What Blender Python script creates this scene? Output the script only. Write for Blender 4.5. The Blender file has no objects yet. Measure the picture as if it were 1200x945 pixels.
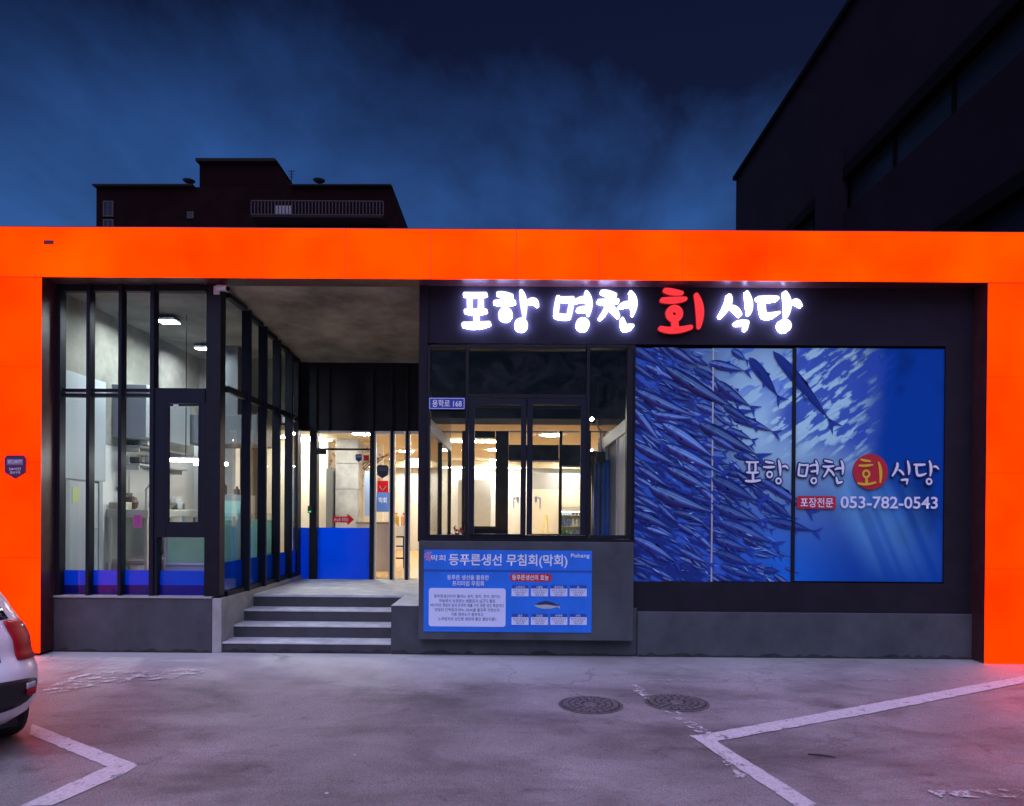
import bpy, bmesh, math, random
import numpy as np
from mathutils import Vector, Matrix
random.seed(7)
R = math.radians
S = bpy.context.scene
COL = S.collection

# ------------------------------------------------------------------ camera
F, CXP, CYP, HOR = 816.0, 600.0, 472.5, 607.5        # focal length and horizon in photo pixels (1200x945)
YAW, PITCH, ROLL = R(0.25), R(-0.25), R(0.42)
CAM = Vector((0, -8.0, 1.7))
cd = bpy.data.cameras.new('camera'); cam = bpy.data.objects.new('camera', cd); COL.objects.link(cam)
cd.sensor_width = 36; cd.lens = 36 * F / 1200
SHIFT = (HOR - CYP) + F * math.tan(PITCH)
cd.shift_y = SHIFT / 1200
cd.clip_end = 2000; cd.clip_start = 0.05
CR = Matrix.Rotation(YAW, 3, 'Z') @ Matrix.Rotation(R(90) + PITCH, 3, 'X') @ Matrix.Rotation(ROLL, 3, 'Z')
cam.matrix_world = Matrix.Translation(CAM) @ CR.to_4x4()
S.camera = cam

# ------------------------------------------------------------------ world, street light fill, exposure
S.view_settings.view_transform = 'Standard'; S.view_settings.look = 'None'
S.view_settings.exposure = 0; S.view_settings.gamma = 1; S.view_settings.use_curve_mapping = False
W = bpy.data.worlds.new('World'); S.world = W; W.use_nodes = True
nt = W.node_tree; nt.nodes.clear()
def wn(t, **k):
    n = nt.nodes.new(t)
    for a, b in k.items(): setattr(n, a, b)
    return n
sky = wn('ShaderNodeTexSky', sky_type='NISHITA', sun_disc=False)
sky.sun_elevation = R(7.0); sky.sun_rotation = R(190); sky.air_density = 1.2; sky.dust_density = 0.3; sky.ozone_density = 4.0
tc = wn('ShaderNodeTexCoord')
sep = wn('ShaderNodeSeparateXYZ'); nt.links.new(tc.outputs['Generated'], sep.inputs[0])
den = wn('ShaderNodeMath', operation='ADD'); den.inputs[1].default_value = 0.22; nt.links.new(sep.outputs['Z'], den.inputs[0])
dx = wn('ShaderNodeMath', operation='DIVIDE'); nt.links.new(sep.outputs['X'], dx.inputs[0]); nt.links.new(den.outputs[0], dx.inputs[1])
dy = wn('ShaderNodeMath', operation='DIVIDE'); nt.links.new(sep.outputs['Y'], dy.inputs[0]); nt.links.new(den.outputs[0], dy.inputs[1])
cmb = wn('ShaderNodeCombineXYZ'); nt.links.new(dx.outputs[0], cmb.inputs[0]); nt.links.new(dy.outputs[0], cmb.inputs[1])
cl = wn('ShaderNodeTexNoise'); cl.inputs['Scale'].default_value = 1.0; cl.inputs['Detail'].default_value = 7; cl.inputs['Roughness'].default_value = 0.58; cl.inputs['Distortion'].default_value = 0.15
mp = wn('ShaderNodeMapping'); mp.inputs['Location'].default_value = (11, 3, 4); mp.inputs['Scale'].default_value = (1.7, 1.0, 1)
nt.links.new(cmb.outputs[0], mp.inputs[0]); nt.links.new(mp.outputs[0], cl.inputs['Vector'])
rmp = wn('ShaderNodeValToRGB')
rmp.color_ramp.elements[0].position = 0.30; rmp.color_ramp.elements[0].color = (1, 1, 1, 1)
rmp.color_ramp.elements[1].position = 0.84; rmp.color_ramp.elements[1].color = (0.24, 0.12, 0.13, 1)
nz = wn('ShaderNodeMath', operation='MULTIPLY'); nz.inputs[1].default_value = 1.35; nt.links.new(cl.outputs['Fac'], nz.inputs[0])
gx = wn('ShaderNodeMath', operation='MULTIPLY_ADD'); gx.inputs[1].default_value = 0.30; nt.links.new(sep.outputs['X'], gx.inputs[0]); nt.links.new(nz.outputs[0], gx.inputs[2])   # the cover thickens to the east
gz = wn('ShaderNodeMath', operation='MULTIPLY_ADD'); gz.inputs[1].default_value = 1.9; nt.links.new(sep.outputs['Z'], gz.inputs[0]); nt.links.new(gx.outputs[0], gz.inputs[2])      # and overhead
go = wn('ShaderNodeMath', operation='SUBTRACT'); go.inputs[1].default_value = 0.84; nt.links.new(gz.outputs[0], go.inputs[0])
nt.links.new(go.outputs[0], rmp.inputs[0])
tint = wn('ShaderNodeMix', data_type='RGBA', blend_type='MULTIPLY'); tint.inputs[0].default_value = 1
tint.inputs[7].default_value = (0.42, 0.56, 0.98, 1)
nt.links.new(sky.outputs[0], tint.inputs[6])
mul = wn('ShaderNodeMix', data_type='RGBA', blend_type='MULTIPLY'); mul.inputs[0].default_value = 1
nt.links.new(tint.outputs[2], mul.inputs[6]); nt.links.new(rmp.outputs[0], mul.inputs[7])
bg = wn('ShaderNodeBackground'); bg.inputs[1].default_value = 0.115
out = wn('ShaderNodeOutputWorld'); nt.links.new(mul.outputs[2], bg.inputs[0]); nt.links.new(bg.outputs[0], out.inputs[0])

sd = bpy.data.lights.new('street_fill', 'SUN'); street_fill = bpy.data.objects.new('street_fill', sd); COL.objects.link(street_fill)  # broad sun-type lamp added as fill for street lighting out of view
sd.energy = 3.3; sd.angle = R(75); sd.color = (0.58, 0.57, 1.0)
street_fill.location = (-3, -20, 30)
street_fill.rotation_euler = Vector((0.10, 0.52, -0.85)).to_track_quat('-Z', 'Y').to_euler()

S.render.engine = 'CYCLES'
S.cycles.use_denoising = True
try: S.cycles.denoiser = 'OPENIMAGEDENOISE'
except Exception: pass
S.cycles.max_bounces = 10; S.cycles.diffuse_bounces = 4; S.cycles.transparent_max_bounces = 24
S.cycles.sample_clamp_indirect = 4; S.cycles.caustics_reflective = False; S.cycles.caustics_refractive = False
S.cycles.use_light_tree = True

# ------------------------------------------------------------------ helpers
def ray(px, py):
    d = Vector(((px - CXP) / F, ((CYP - py) + SHIFT) / F, -1.0))
    return CR @ d
def P(px, py, Y):                       # the point of the plane y = Y seen at photo pixel (px, py)
    d = ray(px, py); t = (Y - CAM.y) / d.y
    return CAM + d * t
def G(px, py, Z=0.0):                   # the point of the level z = Z seen there
    d = ray(px, py); t = (Z - CAM.z) / d.z
    return CAM + d * t
def XP(px, py, X):                      # the point of the plane x = X seen there
    d = ray(px, py); t = (X - CAM.x) / d.x
    return CAM + d * t
def rect(px0, px1, py0, py1, Y):        # x0, x1, z0, z1 of a pixel rectangle on y = Y
    pm, qm = (px0 + px1) / 2, (py0 + py1) / 2
    return P(px0, qm, Y).x, P(px1, qm, Y).x, P(pm, py1, Y).z, P(pm, py0, Y).z

def lin(r, g, b):
    f = lambda c: (c / 255 / 12.92) if c <= 10 else ((c / 255 + 0.055) / 1.055) ** 2.4
    return (f(r), f(g), f(b))

MATS = {}
def mat(name, color, rough=0.6, metal=0.0, noise=0.0, scale=6.0, bump=0.0, emit=None, es=0.0, spec=0.5, coat=0.0, color2=None, stretch=(1, 1, 1)):
    if name in MATS: return MATS[name]
    m = bpy.data.materials.new(name); m.use_nodes = True
    t = m.node_tree; b = t.nodes['Principled BSDF']
    b.inputs['Base Color'].default_value = (*color, 1); b.inputs['Roughness'].default_value = rough
    b.inputs['Metallic'].default_value = metal; b.inputs['Specular IOR Level'].default_value = spec
    b.inputs['Coat Weight'].default_value = coat
    if emit: b.inputs['Emission Color'].default_value = (*emit, 1); b.inputs['Emission Strength'].default_value = es
    if noise or bump or color2:
        g = t.nodes.new('ShaderNodeNewGeometry')
        mpn = t.nodes.new('ShaderNodeMapping'); mpn.inputs['Scale'].default_value = stretch
        t.links.new(g.outputs['Position'], mpn.inputs[0])
        n = t.nodes.new('ShaderNodeTexNoise'); n.inputs['Scale'].default_value = scale; n.inputs['Detail'].default_value = 8; n.inputs['Roughness'].default_value = 0.62
        t.links.new(mpn.outputs[0], n.inputs['Vector'])
        if noise or color2:
            r = t.nodes.new('ShaderNodeValToRGB')
            c2 = color2 or tuple(c * (1 - noise) for c in color)
            c1 = color if color2 else tuple(min(1, c * (1 + noise)) for c in color)
            r.color_ramp.elements[0].position = 0.32; r.color_ramp.elements[0].color = (*c2, 1)
            r.color_ramp.elements[1].position = 0.68; r.color_ramp.elements[1].color = (*c1, 1)
            t.links.new(n.outputs['Fac'], r.inputs[0]); t.links.new(r.outputs[0], b.inputs['Base Color'])
        if bump:
            bp = t.nodes.new('ShaderNodeBump'); bp.inputs['Strength'].default_value = bump; bp.inputs['Distance'].default_value = 0.02
            n2 = t.nodes.new('ShaderNodeTexNoise'); n2.inputs['Scale'].default_value = scale * 5; n2.inputs['Detail'].default_value = 6
            t.links.new(mpn.outputs[0], n2.inputs['Vector'])
            t.links.new(n2.outputs['Fac'], bp.inputs['Height']); t.links.new(bp.outputs[0], b.inputs['Normal'])
    MATS[name] = m
    return m

def emat(name, color, strength, blotch=0.0, scale=1.0):
    if name in MATS: return MATS[name]
    m = bpy.data.materials.new(name); m.use_nodes = True; t = m.node_tree; t.nodes.clear()
    e = t.nodes.new('ShaderNodeEmission'); o = t.nodes.new('ShaderNodeOutputMaterial')
    e.inputs[0].default_value = (*color, 1); e.inputs[1].default_value = strength
    if blotch:
        g = t.nodes.new('ShaderNodeNewGeometry')
        n = t.nodes.new('ShaderNodeTexNoise'); n.inputs['Scale'].default_value = scale; n.inputs['Detail'].default_value = 3
        t.links.new(g.outputs['Position'], n.inputs['Vector'])
        r = t.nodes.new('ShaderNodeValToRGB')
        r.color_ramp.elements[0].position = 0.3; r.color_ramp.elements[0].color = (color[0] * (1 - .15 * blotch), color[1] * (1 - blotch), color[2], 1)
        r.color_ramp.elements[1].position = 0.72; r.color_ramp.elements[1].color = (color[0], color[1] * (1 + blotch), color[2], 1)
        t.links.new(n.outputs['Fac'], r.inputs[0]); t.links.new(r.outputs[0], e.inputs[0])
    t.links.new(e.outputs[0], o.inputs[0]); MATS[name] = m
    return m

def glass(name, tintc=(0.93, 0.95, 0.95), refl=1.0, rough=0.01, dirt=0.0):
    if name in MATS: return MATS[name]
    m = bpy.data.materials.new(name); m.use_nodes = True; t = m.node_tree; t.nodes.clear()
    tr = t.nodes.new('ShaderNodeBsdfTransparent'); tr.inputs[0].default_value = (*tintc, 1)
    gl = t.nodes.new('ShaderNodeBsdfGlossy'); gl.inputs['Roughness'].default_value = rough
    lw = t.nodes.new('ShaderNodeLayerWeight'); lw.inputs[0].default_value = 0.5
    pw = t.nodes.new('ShaderNodeMath'); pw.operation = 'POWER'; pw.inputs[1].default_value = 4.5; t.links.new(lw.outputs['Facing'], pw.inputs[0])
    ma = t.nodes.new('ShaderNodeMath'); ma.operation = 'MULTIPLY_ADD'; ma.inputs[1].default_value = 0.9 * refl; ma.inputs[2].default_value = 0.022 * refl; t.links.new(pw.outputs[0], ma.inputs[0])
    mx = t.nodes.new('ShaderNodeMixShader'); t.links.new(ma.outputs[0], mx.inputs[0]); t.links.new(tr.outputs[0], mx.inputs[1]); t.links.new(gl.outputs[0], mx.inputs[2])
    o = t.nodes.new('ShaderNodeOutputMaterial'); last = mx.outputs[0]
    if dirt:
        df = t.nodes.new('ShaderNodeBsdfDiffuse'); df.inputs[0].default_value = (0.55, 0.55, 0.55, 1)
        g = t.nodes.new('ShaderNodeNewGeometry'); n = t.nodes.new('ShaderNodeTexNoise'); n.inputs['Scale'].default_value = 3.5; n.inputs['Detail'].default_value = 9; n.inputs['Roughness'].default_value = 0.7; n.inputs['Distortion'].default_value = 1.2
        t.links.new(g.outputs['Position'], n.inputs['Vector'])
        mr = t.nodes.new('ShaderNodeMapRange'); mr.inputs[1].default_value = 0.42; mr.inputs[2].default_value = 0.75; mr.inputs[3].default_value = 0.0; mr.inputs[4].default_value = dirt
        t.links.new(n.outputs['Fac'], mr.inputs[0])
        m2 = t.nodes.new('ShaderNodeMixShader'); t.links.new(mr.outputs[0], m2.inputs[0]); t.links.new(last, m2.inputs[1]); t.links.new(df.outputs[0], m2.inputs[2]); last = m2.outputs[0]
    t.links.new(last, o.inputs[0]); MATS[name] = m
    return m

def film(name, color, transl=0.5):
    if name in MATS: return MATS[name]
    m = bpy.data.materials.new(name); m.use_nodes = True; t = m.node_tree; t.nodes.clear()
    d = t.nodes.new('ShaderNodeBsdfDiffuse'); d.inputs[0].default_value = (*color, 1)
    s = t.nodes.new('ShaderNodeBsdfTranslucent'); s.inputs[0].default_value = (*color, 1)
    mx = t.nodes.new('ShaderNodeMixShader'); mx.inputs[0].default_value = transl
    o = t.nodes.new('ShaderNodeOutputMaterial')
    t.links.new(d.outputs[0], mx.inputs[1]); t.links.new(s.outputs[0], mx.inputs[2])
    gl = t.nodes.new('ShaderNodeBsdfGlossy'); gl.inputs['Roughness'].default_value = .12; m2 = t.nodes.new('ShaderNodeMixShader'); m2.inputs[0].default_value = .025
    t.links.new(mx.outputs[0], m2.inputs[1]); t.links.new(gl.outputs[0], m2.inputs[2]); t.links.new(m2.outputs[0], o.inputs[0]); MATS[name] = m
    return m

def vcol(name, rough=0.35, gain=1.0, transl=0.0):
    if name in MATS: return MATS[name]
    m = bpy.data.materials.new(name); m.use_nodes = True; t = m.node_tree; b = t.nodes['Principled BSDF']
    a = t.nodes.new('ShaderNodeVertexColor'); a.layer_name = 'Col'
    t.links.new(a.outputs[0], b.inputs['Base Color']); b.inputs['Roughness'].default_value = rough; b.inputs['Specular IOR Level'].default_value = 0.08
    MATS[name] = m
    return m

class MB:
    """collects shapes in world space; build() links them as ONE mesh object"""
    def __init__(s): s.v = []; s.f = []; s.c = []
    def add(s, vs, fs, col=None):
        o = len(s.v); s.v += [tuple(v) for v in vs]; s.f += [tuple(i + o for i in f) for f in fs]
        s.c += [col or (1, 1, 1)] * len(vs) if not (col and isinstance(col, list)) else col
        return s
    def box(s, x0, x1, y0, y1, z0, z1):
        if x0 > x1: x0, x1 = x1, x0
        if y0 > y1: y0, y1 = y1, y0
        if z0 > z1: z0, z1 = z1, z0
        v = [(x0, y0, z0), (x1, y0, z0), (x1, y1, z0), (x0, y1, z0), (x0, y0, z1), (x1, y0, z1), (x1, y1, z1), (x0, y1, z1)]
        return s.add(v, [(0, 3, 2, 1), (4, 5, 6, 7), (0, 1, 5, 4), (1, 2, 6, 5), (2, 3, 7, 6), (3, 0, 4, 7)])
    def pbox(s, px0, px1, py0, py1, Y, dep):      # box whose front face fills a pixel rectangle on y = Y
        x0, x1, z0, z1 = rect(px0, px1, py0, py1, Y)
        return s.box(x0, x1, Y, Y + dep, z0, z1)
    def bar(s, a, b, w, h):                        # square bar between two points
        a, b = Vector(a), Vector(b); d = (b - a).normalized()
        u = d.cross(Vector((0, 0, 1)))
        if u.length < 1e-4: u = Vector((1, 0, 0))
        u.normalize(); n = u.cross(d).normalized()
        q = [(-w / 2, -h / 2), (w / 2, -h / 2), (w / 2, h / 2), (-w / 2, h / 2)]
        vs = [a + u * i + n * j for i, j in q] + [b + u * i + n * j for i, j in q]
        return s.add(vs, [(3, 2, 1, 0), (4, 5, 6, 7), (0, 1, 5, 4), (1, 2, 6, 5), (2, 3, 7, 6), (3, 0, 4, 7)])
    def tube(s, pts, r, n=8):
        pts = [Vector(p) for p in pts]; rs = r if isinstance(r, (list, tuple)) else [r] * len(pts)
        rings = []
        for i, p in enumerate(pts):
            d = (pts[min(i + 1, len(pts) - 1)] - pts[max(i - 1, 0)]).normalized()
            u = d.cross(Vector((0, 0, 1)))
            if u.length < 1e-3: u = Vector((1, 0, 0))
            u.normalize(); w = u.cross(d)
            rings += [p + (u * math.cos(2 * math.pi * k / n) + w * math.sin(2 * math.pi * k / n)) * rs[i] for k in range(n)]
        fs = []
        for i in range(len(pts) - 1):
            for k in range(n):
                fs.append((i * n + k, i * n + (k + 1) % n, (i + 1) * n + (k + 1) % n, (i + 1) * n + k))
        fs.append(tuple(range(n))[::-1]); fs.append(tuple(range((len(pts) - 1) * n, len(pts) * n)))
        return s.add(rings, fs)
    def lathe(s, c, prof, n=20):                   # prof: (radius, z) from bottom to top
        c = Vector(c); vs = []; fs = []
        for r, z in prof: vs += [c + Vector((r * math.cos(2 * math.pi * k / n), r * math.sin(2 * math.pi * k / n), z)) for k in range(n)]
        for i in range(len(prof) - 1):
            for k in range(n): fs.append((i * n + k, i * n + (k + 1) % n, (i + 1) * n + (k + 1) % n, (i + 1) * n + k))
        fs.append(tuple(range(n))[::-1]); fs.append(tuple(range((len(prof) - 1) * n, len(prof) * n)))
        return s.add(vs, fs)
    def prism(s, xz, y0, y1):                      # polygon in x-z pulled from y0 (front) to y1
        n = len(xz); vs = [(x, y0, z) for x, z in xz] + [(x, y1, z) for x, z in xz]
        fs = [tuple(range(n)), tuple(range(n, 2 * n))[::-1]] + [(i, i + n, (i + 1) % n + n, (i + 1) % n) for i in range(n)]
        return s.add(vs, fs)
    def sheet(s, pts): return s.add(pts, [tuple(range(len(pts)))])
    def build(s, name, m, parent=None, colors=False, smooth=False, bevel=0.0, recalc=True):
        me = bpy.data.meshes.new(name)
        arr = np.array(s.v); lo, hi = arr.min(0), arr.max(0); c = (lo + hi) / 2; c[2] = lo[2]
        me.from_pydata((arr - c).tolist(), [], s.f)
        if colors:
            at = me.color_attributes.new('Col', 'FLOAT_COLOR', 'POINT')
            at.data.foreach_set('color', np.array([(*k, 1) for k in s.c], dtype=np.float32).ravel())
        if recalc:
            bm = bmesh.new(); bm.from_mesh(me); bmesh.ops.recalc_face_normals(bm, faces=bm.faces); bm.to_mesh(me); bm.free()
        if smooth: me.polygons.foreach_set('use_smooth', [True] * len(me.polygons))
        me.materials.append(m)
        o = bpy.data.objects.new(name, me); COL.objects.link(o)
        put(o, c, parent)
        if bevel:
            md = o.modifiers.new('edge', 'BEVEL'); md.width = bevel; md.segments = 2; md.limit_method = 'ANGLE'
        return o
WP = {}
def put(o, c, parent):
    c = Vector(c); WP[o.name] = c
    if parent is not None:
        o.parent = parent; o.location = c - WP[parent.name]
    else: o.location = c
def thing(name, label, cat, loc, group=None):
    o = bpy.data.objects.new(name, None); COL.objects.link(o); o.empty_display_size = 0.2
    put(o, loc, None); o['label'] = label; o['category'] = cat
    if group: o['group'] = group
    return o
def tag(o, label=None, cat=None, group=None, kind=None):
    if label: o['label'] = label
    if cat: o['category'] = cat
    if group: o['group'] = group
    if kind: o['kind'] = kind
    return o
def dup(root, loc, label=None):
    c = root.copy(); COL.objects.link(c); c.location = loc; WP[c.name] = Vector(loc)
    if label: c['label'] = label
    for ch in list(root.children):
        k = ch.copy(); COL.objects.link(k); k.parent = c
        for g in list(ch.children):
            q = g.copy(); COL.objects.link(q); q.parent = k
    return c
def textmesh(body, x0, x1, z0, z1, Y, name, m, parent, bold=0.0, shear=0.0):
    c = bpy.data.curves.new('lettering', 'FONT'); c.body = body; c.offset = bold; c.resolution_u = 3; c.shear = shear
    o = bpy.data.objects.new('lettering_source', c); COL.objects.link(o)
    dg = bpy.context.evaluated_depsgraph_get(); dg.update()
    me = bpy.data.meshes.new_from_object(o.evaluated_get(dg))
    bpy.data.objects.remove(o)
    n = len(me.vertices); a = np.empty(n * 3); me.vertices.foreach_get('co', a); a = a.reshape(-1, 3)
    lo, hi = a.min(0), a.max(0); sc = (hi - lo); sc[sc == 0] = 1
    u = (a - lo) / sc
    b = np.stack([(u[:, 0] - .5) * (x1 - x0), np.zeros(n), u[:, 1] * (z1 - z0)], 1)
    me.vertices.foreach_set('co', b.ravel()); me.update(); me.name = name
    me.materials.clear(); me.materials.append(m)
    r = bpy.data.objects.new(name, me); COL.objects.link(r); put(r, ((x0 + x1) / 2, Y, z0), parent)
    return r
def ptext(body, px0, px1, py0, py1, Y, name, m, parent, **k):
    x0, x1, z0, z1 = rect(px0, px1, py0, py1, Y)
    return textmesh(body, x0, x1, z0, z1, Y, name, m, parent, **k)
def rrect(x0, x1, z0, z1, r, n=5):
    pts = []
    for cx, cz, a in ((x1 - r, z0 + r, -90), (x1 - r, z1 - r, 0), (x0 + r, z1 - r, 90), (x0 + r, z0 + r, 180)):
        for k in range(n + 1):
            t = R(a + 90 * k / n); pts.append((cx + r * math.cos(t), cz + r * math.sin(t)))
    return pts
def prr(px0, px1, py0, py1, Y, dep, rpx, name, m, parent):
    x0, x1, z0, z1 = rect(px0, px1, py0, py1, Y)
    return MB().prism(rrect(x0, x1, z0, z1, rpx / 102.0), Y, Y + dep).build(name, m, parent)

# ------------------------------------------------------------------ materials
M_orange = emat('orange_acrylic', (4.8, 0.082, 0.0), 1.0, 0.5, 0.7)
M_orange2 = emat('orange_acrylic_post', (4.8, 0.062, 0.0), 1.0, 0.5, 0.7)
M_black = mat('black_metal', (0.010, 0.010, 0.015), 0.5, 0.0, noise=0.25, scale=9, spec=0.2)
M_blackpanel = mat('black_panel', (0.016, 0.014, 0.020), 0.7, noise=0.2, scale=3, spec=0.15)
M_fascia = mat('fascia_panel', (0.019, 0.016, 0.026), 0.75, noise=0.12, scale=3, spec=0.1)
M_frame = mat('dark_frame', (0.013, 0.015, 0.024), 0.45, 0.0, spec=0.14)
M_casing = mat('dark_casing', (0.075, 0.022, 0.024), 0.4, 0.1, noise=0.3, scale=8)
M_conc = mat('concrete_soffit', (0.30, 0.29, 0.25), 0.85, noise=0.4, scale=1.3, bump=0.25)
M_base = mat('grey_render', (0.060, 0.064, 0.070), 0.85, noise=0.30, scale=2.2, bump=0.3, stretch=(1, 1, .8))
M_side = mat('light_concrete', (0.36, 0.35, 0.32), 0.85, noise=0.2, scale=4.0, bump=0.2)
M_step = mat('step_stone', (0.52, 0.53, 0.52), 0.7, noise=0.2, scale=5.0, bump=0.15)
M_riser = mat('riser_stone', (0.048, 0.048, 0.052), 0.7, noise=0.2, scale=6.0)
M_white = mat('white_wall', (0.78, 0.78, 0.76), 0.7, noise=0.03, scale=2)
M_cream = mat('cream_wall', (0.80, 0.75, 0.63), 0.75, noise=0.04, scale=2)
M_tan = mat('tan_ceiling', (0.78, 0.67, 0.47), 0.8, noise=0.04, scale=2)
M_greywall = mat('grey_wall', (0.42, 0.43, 0.44), 0.7, noise=0.1, scale=2)
M_wood = mat('wood_floor', (0.62, 0.38, 0.15), 0.4, noise=0.25, scale=3, stretch=(6, 0.6, 1))
M_steel = mat('stainless_steel', (0.6, 0.6, 0.6), 0.28, 1.0)
M_silver = mat('silver_frame', (0.62, 0.60, 0.57), 0.4, 0.6)
M_wframe = mat('white_frame', (0.72, 0.72, 0.70), 0.5)
M_glass = glass('clear_glass', refl=.65)
M_glassd = glass('dusty_glass', (0.90, 0.91, 0.92), refl=0.4, dirt=0.025)
M_darkglass = mat('dark_glass', (0.012, 0.013, 0.02), 0.12, noise=0.4, scale=2.0)
M_film = film('blue_film', (0.001, 0.19, 0.95), 0.66)
M_filmshade = film('blue_film_shaded', (0.010, 0.014, 0.20), 0.05)  # same blue film, with shade from the sill behind put into its colour
M_letw = emat('white_led', (0.92, 0.95, 1.0), 1.9)
M_letr = emat('red_led', (1.0, 0.045, 0.06), 1.0)
M_letside = emat('white_return', (0.42, 0.46, 1.0), 48.0)
M_lamp = emat('lamp_warm', (1.0, 0.92, 0.80), 175.0)
M_lampc = emat('lamp_cool', (0.86, 0.95, 1.0), 480.0)
M_strip = emat('strip_warm', (1.0, 0.90, 0.72), 60.0)
M_wprint = mat('white_print', (0.80, 0.80, 0.84), 0.5)
M_bluep = mat('banner_blue', (0.012, 0.17, 0.72), 0.5, noise=0.12, scale=4)
M_bluepd = mat('banner_blue_dark', (0.010, 0.075, 0.38), 0.5)
M_red = mat('print_red', (0.55, 0.015, 0.03), 0.5)
M_darkprint = mat('print_dark', (0.02, 0.03, 0.10), 0.6)
M_paint = None

# ================================================================== GROUND
def ground_mat():
    m = bpy.data.materials.new('asphalt'); m.use_nodes = True; t = m.node_tree; b = t.nodes['Principled BSDF']
    g = t.nodes.new('ShaderNodeNewGeometry'); pos = g.outputs['Position']
    def noise(sc, det=8, ro=0.6, st=(1, 1, 1), dist=0.0):
        mpn = t.nodes.new('ShaderNodeMapping'); mpn.inputs['Scale'].default_value = st; t.links.new(pos, mpn.inputs[0])
        n = t.nodes.new('ShaderNodeTexNoise'); n.inputs['Scale'].default_value = sc; n.inputs['Detail'].default_value = det; n.inputs['Roughness'].default_value = ro; n.inputs['Distortion'].default_value = dist
        t.links.new(mpn.outputs[0], n.inputs['Vector']); return n.outputs['Fac']
    def ramp(f, *st):
        r = t.nodes.new('ShaderNodeValToRGB'); e = r.color_ramp.elements
        e[0].position, e[0].color = st[0][0], (*st[0][1], 1); e[1].position, e[1].color = st[-1][0], (*st[-1][1], 1)
        for p, c in st[1:-1]: k = e.new(p); k.color = (*c, 1)
        t.links.new(f, r.inputs[0]); return r.outputs[0]
    def mix(a, b_, f, mode='MIX'):
        x = t.nodes.new('ShaderNodeMix'); x.data_type = 'RGBA'; x.blend_type = mode
        for s_, v in ((6, a), (7, b_)):
            if isinstance(v, tuple): x.inputs[s_].default_value = (*v, 1)
            else: t.links.new(v, x.inputs[s_])
        if isinstance(f, float): x.inputs[0].default_value = f
        else: t.links.new(f, x.inputs[0])
        return x.outputs[2]
    base = ramp(noise(0.55, 9, 0.62), (0.3, (0.165, 0.16, 0.158)), (0.5, (0.255, 0.245, 0.242)), (0.72, (0.36, 0.348, 0.34)))
    stain = ramp(noise(0.9, 8, 0.62, (0.7, 1.3, 1), 0.4), (0.34, (0.40, 0.38, 0.37)), (0.54, (1.08, 1.08, 1.08)))
    c = mix(base, stain, 0.85, 'MULTIPLY')
    grit = ramp(noise(85, 5, 0.8), (0.36, (0.30, 0.30, 0.30)), (0.64, (1.6, 1.6, 1.6)))
    c = mix(c, grit, 0.75, 'MULTIPLY')
    fleck = ramp(noise(26, 6, 0.75), (0.30, (0.52, 0.51, 0.50)), (0.47, (1, 1, 1)), (0.62, (1, 1, 1)), (0.74, (1.4, 1.38, 1.35)))
    c = mix(c, fleck, 0.8, 'MULTIPLY')
    spots = ramp(noise(3.2, 9, 0.72, (1, 1, 1), 0.6), (0.30, (0.42, 0.40, 0.39)), (0.42, (1, 1, 1)), (0.66, (1, 1, 1)), (0.76, (1.35, 1.32, 1.3)))
    c = mix(c, spots, 0.8, 'MULTIPLY')
    # paler cement wash by the wall, ragged edge; widened and brightened as painted lamp light
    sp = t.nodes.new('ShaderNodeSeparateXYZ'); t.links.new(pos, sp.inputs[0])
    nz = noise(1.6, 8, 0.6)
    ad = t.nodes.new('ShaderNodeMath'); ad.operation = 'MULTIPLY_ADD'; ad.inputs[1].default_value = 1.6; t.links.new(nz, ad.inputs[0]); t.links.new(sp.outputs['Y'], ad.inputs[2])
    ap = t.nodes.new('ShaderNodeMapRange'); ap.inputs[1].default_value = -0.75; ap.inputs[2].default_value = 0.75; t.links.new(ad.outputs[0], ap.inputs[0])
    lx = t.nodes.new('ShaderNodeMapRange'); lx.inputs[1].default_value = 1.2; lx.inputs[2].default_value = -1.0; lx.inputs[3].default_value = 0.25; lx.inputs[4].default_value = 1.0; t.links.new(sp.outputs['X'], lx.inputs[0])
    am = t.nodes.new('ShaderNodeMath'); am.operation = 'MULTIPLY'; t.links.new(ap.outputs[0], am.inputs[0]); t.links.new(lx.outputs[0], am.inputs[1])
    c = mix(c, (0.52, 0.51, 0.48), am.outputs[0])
    # cracks
    vz = t.nodes.new('ShaderNodeTexVoronoi'); vz.feature = 'DISTANCE_TO_EDGE'; vz.inputs['Scale'].default_value = 0.55
    wv = t.nodes.new('ShaderNodeVectorMath'); wv.operation = 'MULTIPLY_ADD'
    nzc = t.nodes.new('ShaderNodeTexNoise'); nzc.inputs['Scale'].default_value = 2.2; nzc.inputs['Detail'].default_value = 6; t.links.new(pos, nzc.inputs['Vector'])
    t.links.new(nzc.outputs['Color'], wv.inputs[0]); wv.inputs[1].default_value = (0.9, 0.9, 0); t.links.new(pos, wv.inputs[2]); t.links.new(wv.outputs[0], vz.inputs['Vector'])
    cr = t.nodes.new('ShaderNodeMapRange'); cr.inputs[1].default_value = 0.001; cr.inputs[2].default_value = 0.008; cr.inputs[3].default_value = 1; cr.inputs[4].default_value = 0; t.links.new(vz.outputs['Distance'], cr.inputs[0])
    crm = t.nodes.new('ShaderNodeMath'); crm.operation = 'MULTIPLY'; t.links.new(cr.outputs[0], crm.inputs[0]); crn = t.nodes.new('ShaderNodeMapRange'); crn.inputs[1].default_value = 0.44; crn.inputs[2].default_value = 0.6; crn.inputs[4].default_value = 0.5; t.links.new(noise(0.45, 3), crn.inputs[0]); t.links.new(crn.outputs[0], crm.inputs[1])
    c = mix(c, (0.07, 0.065, 0.065), crm.outputs[0])
    t.links.new(c, b.inputs['Base Color'])
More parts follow.
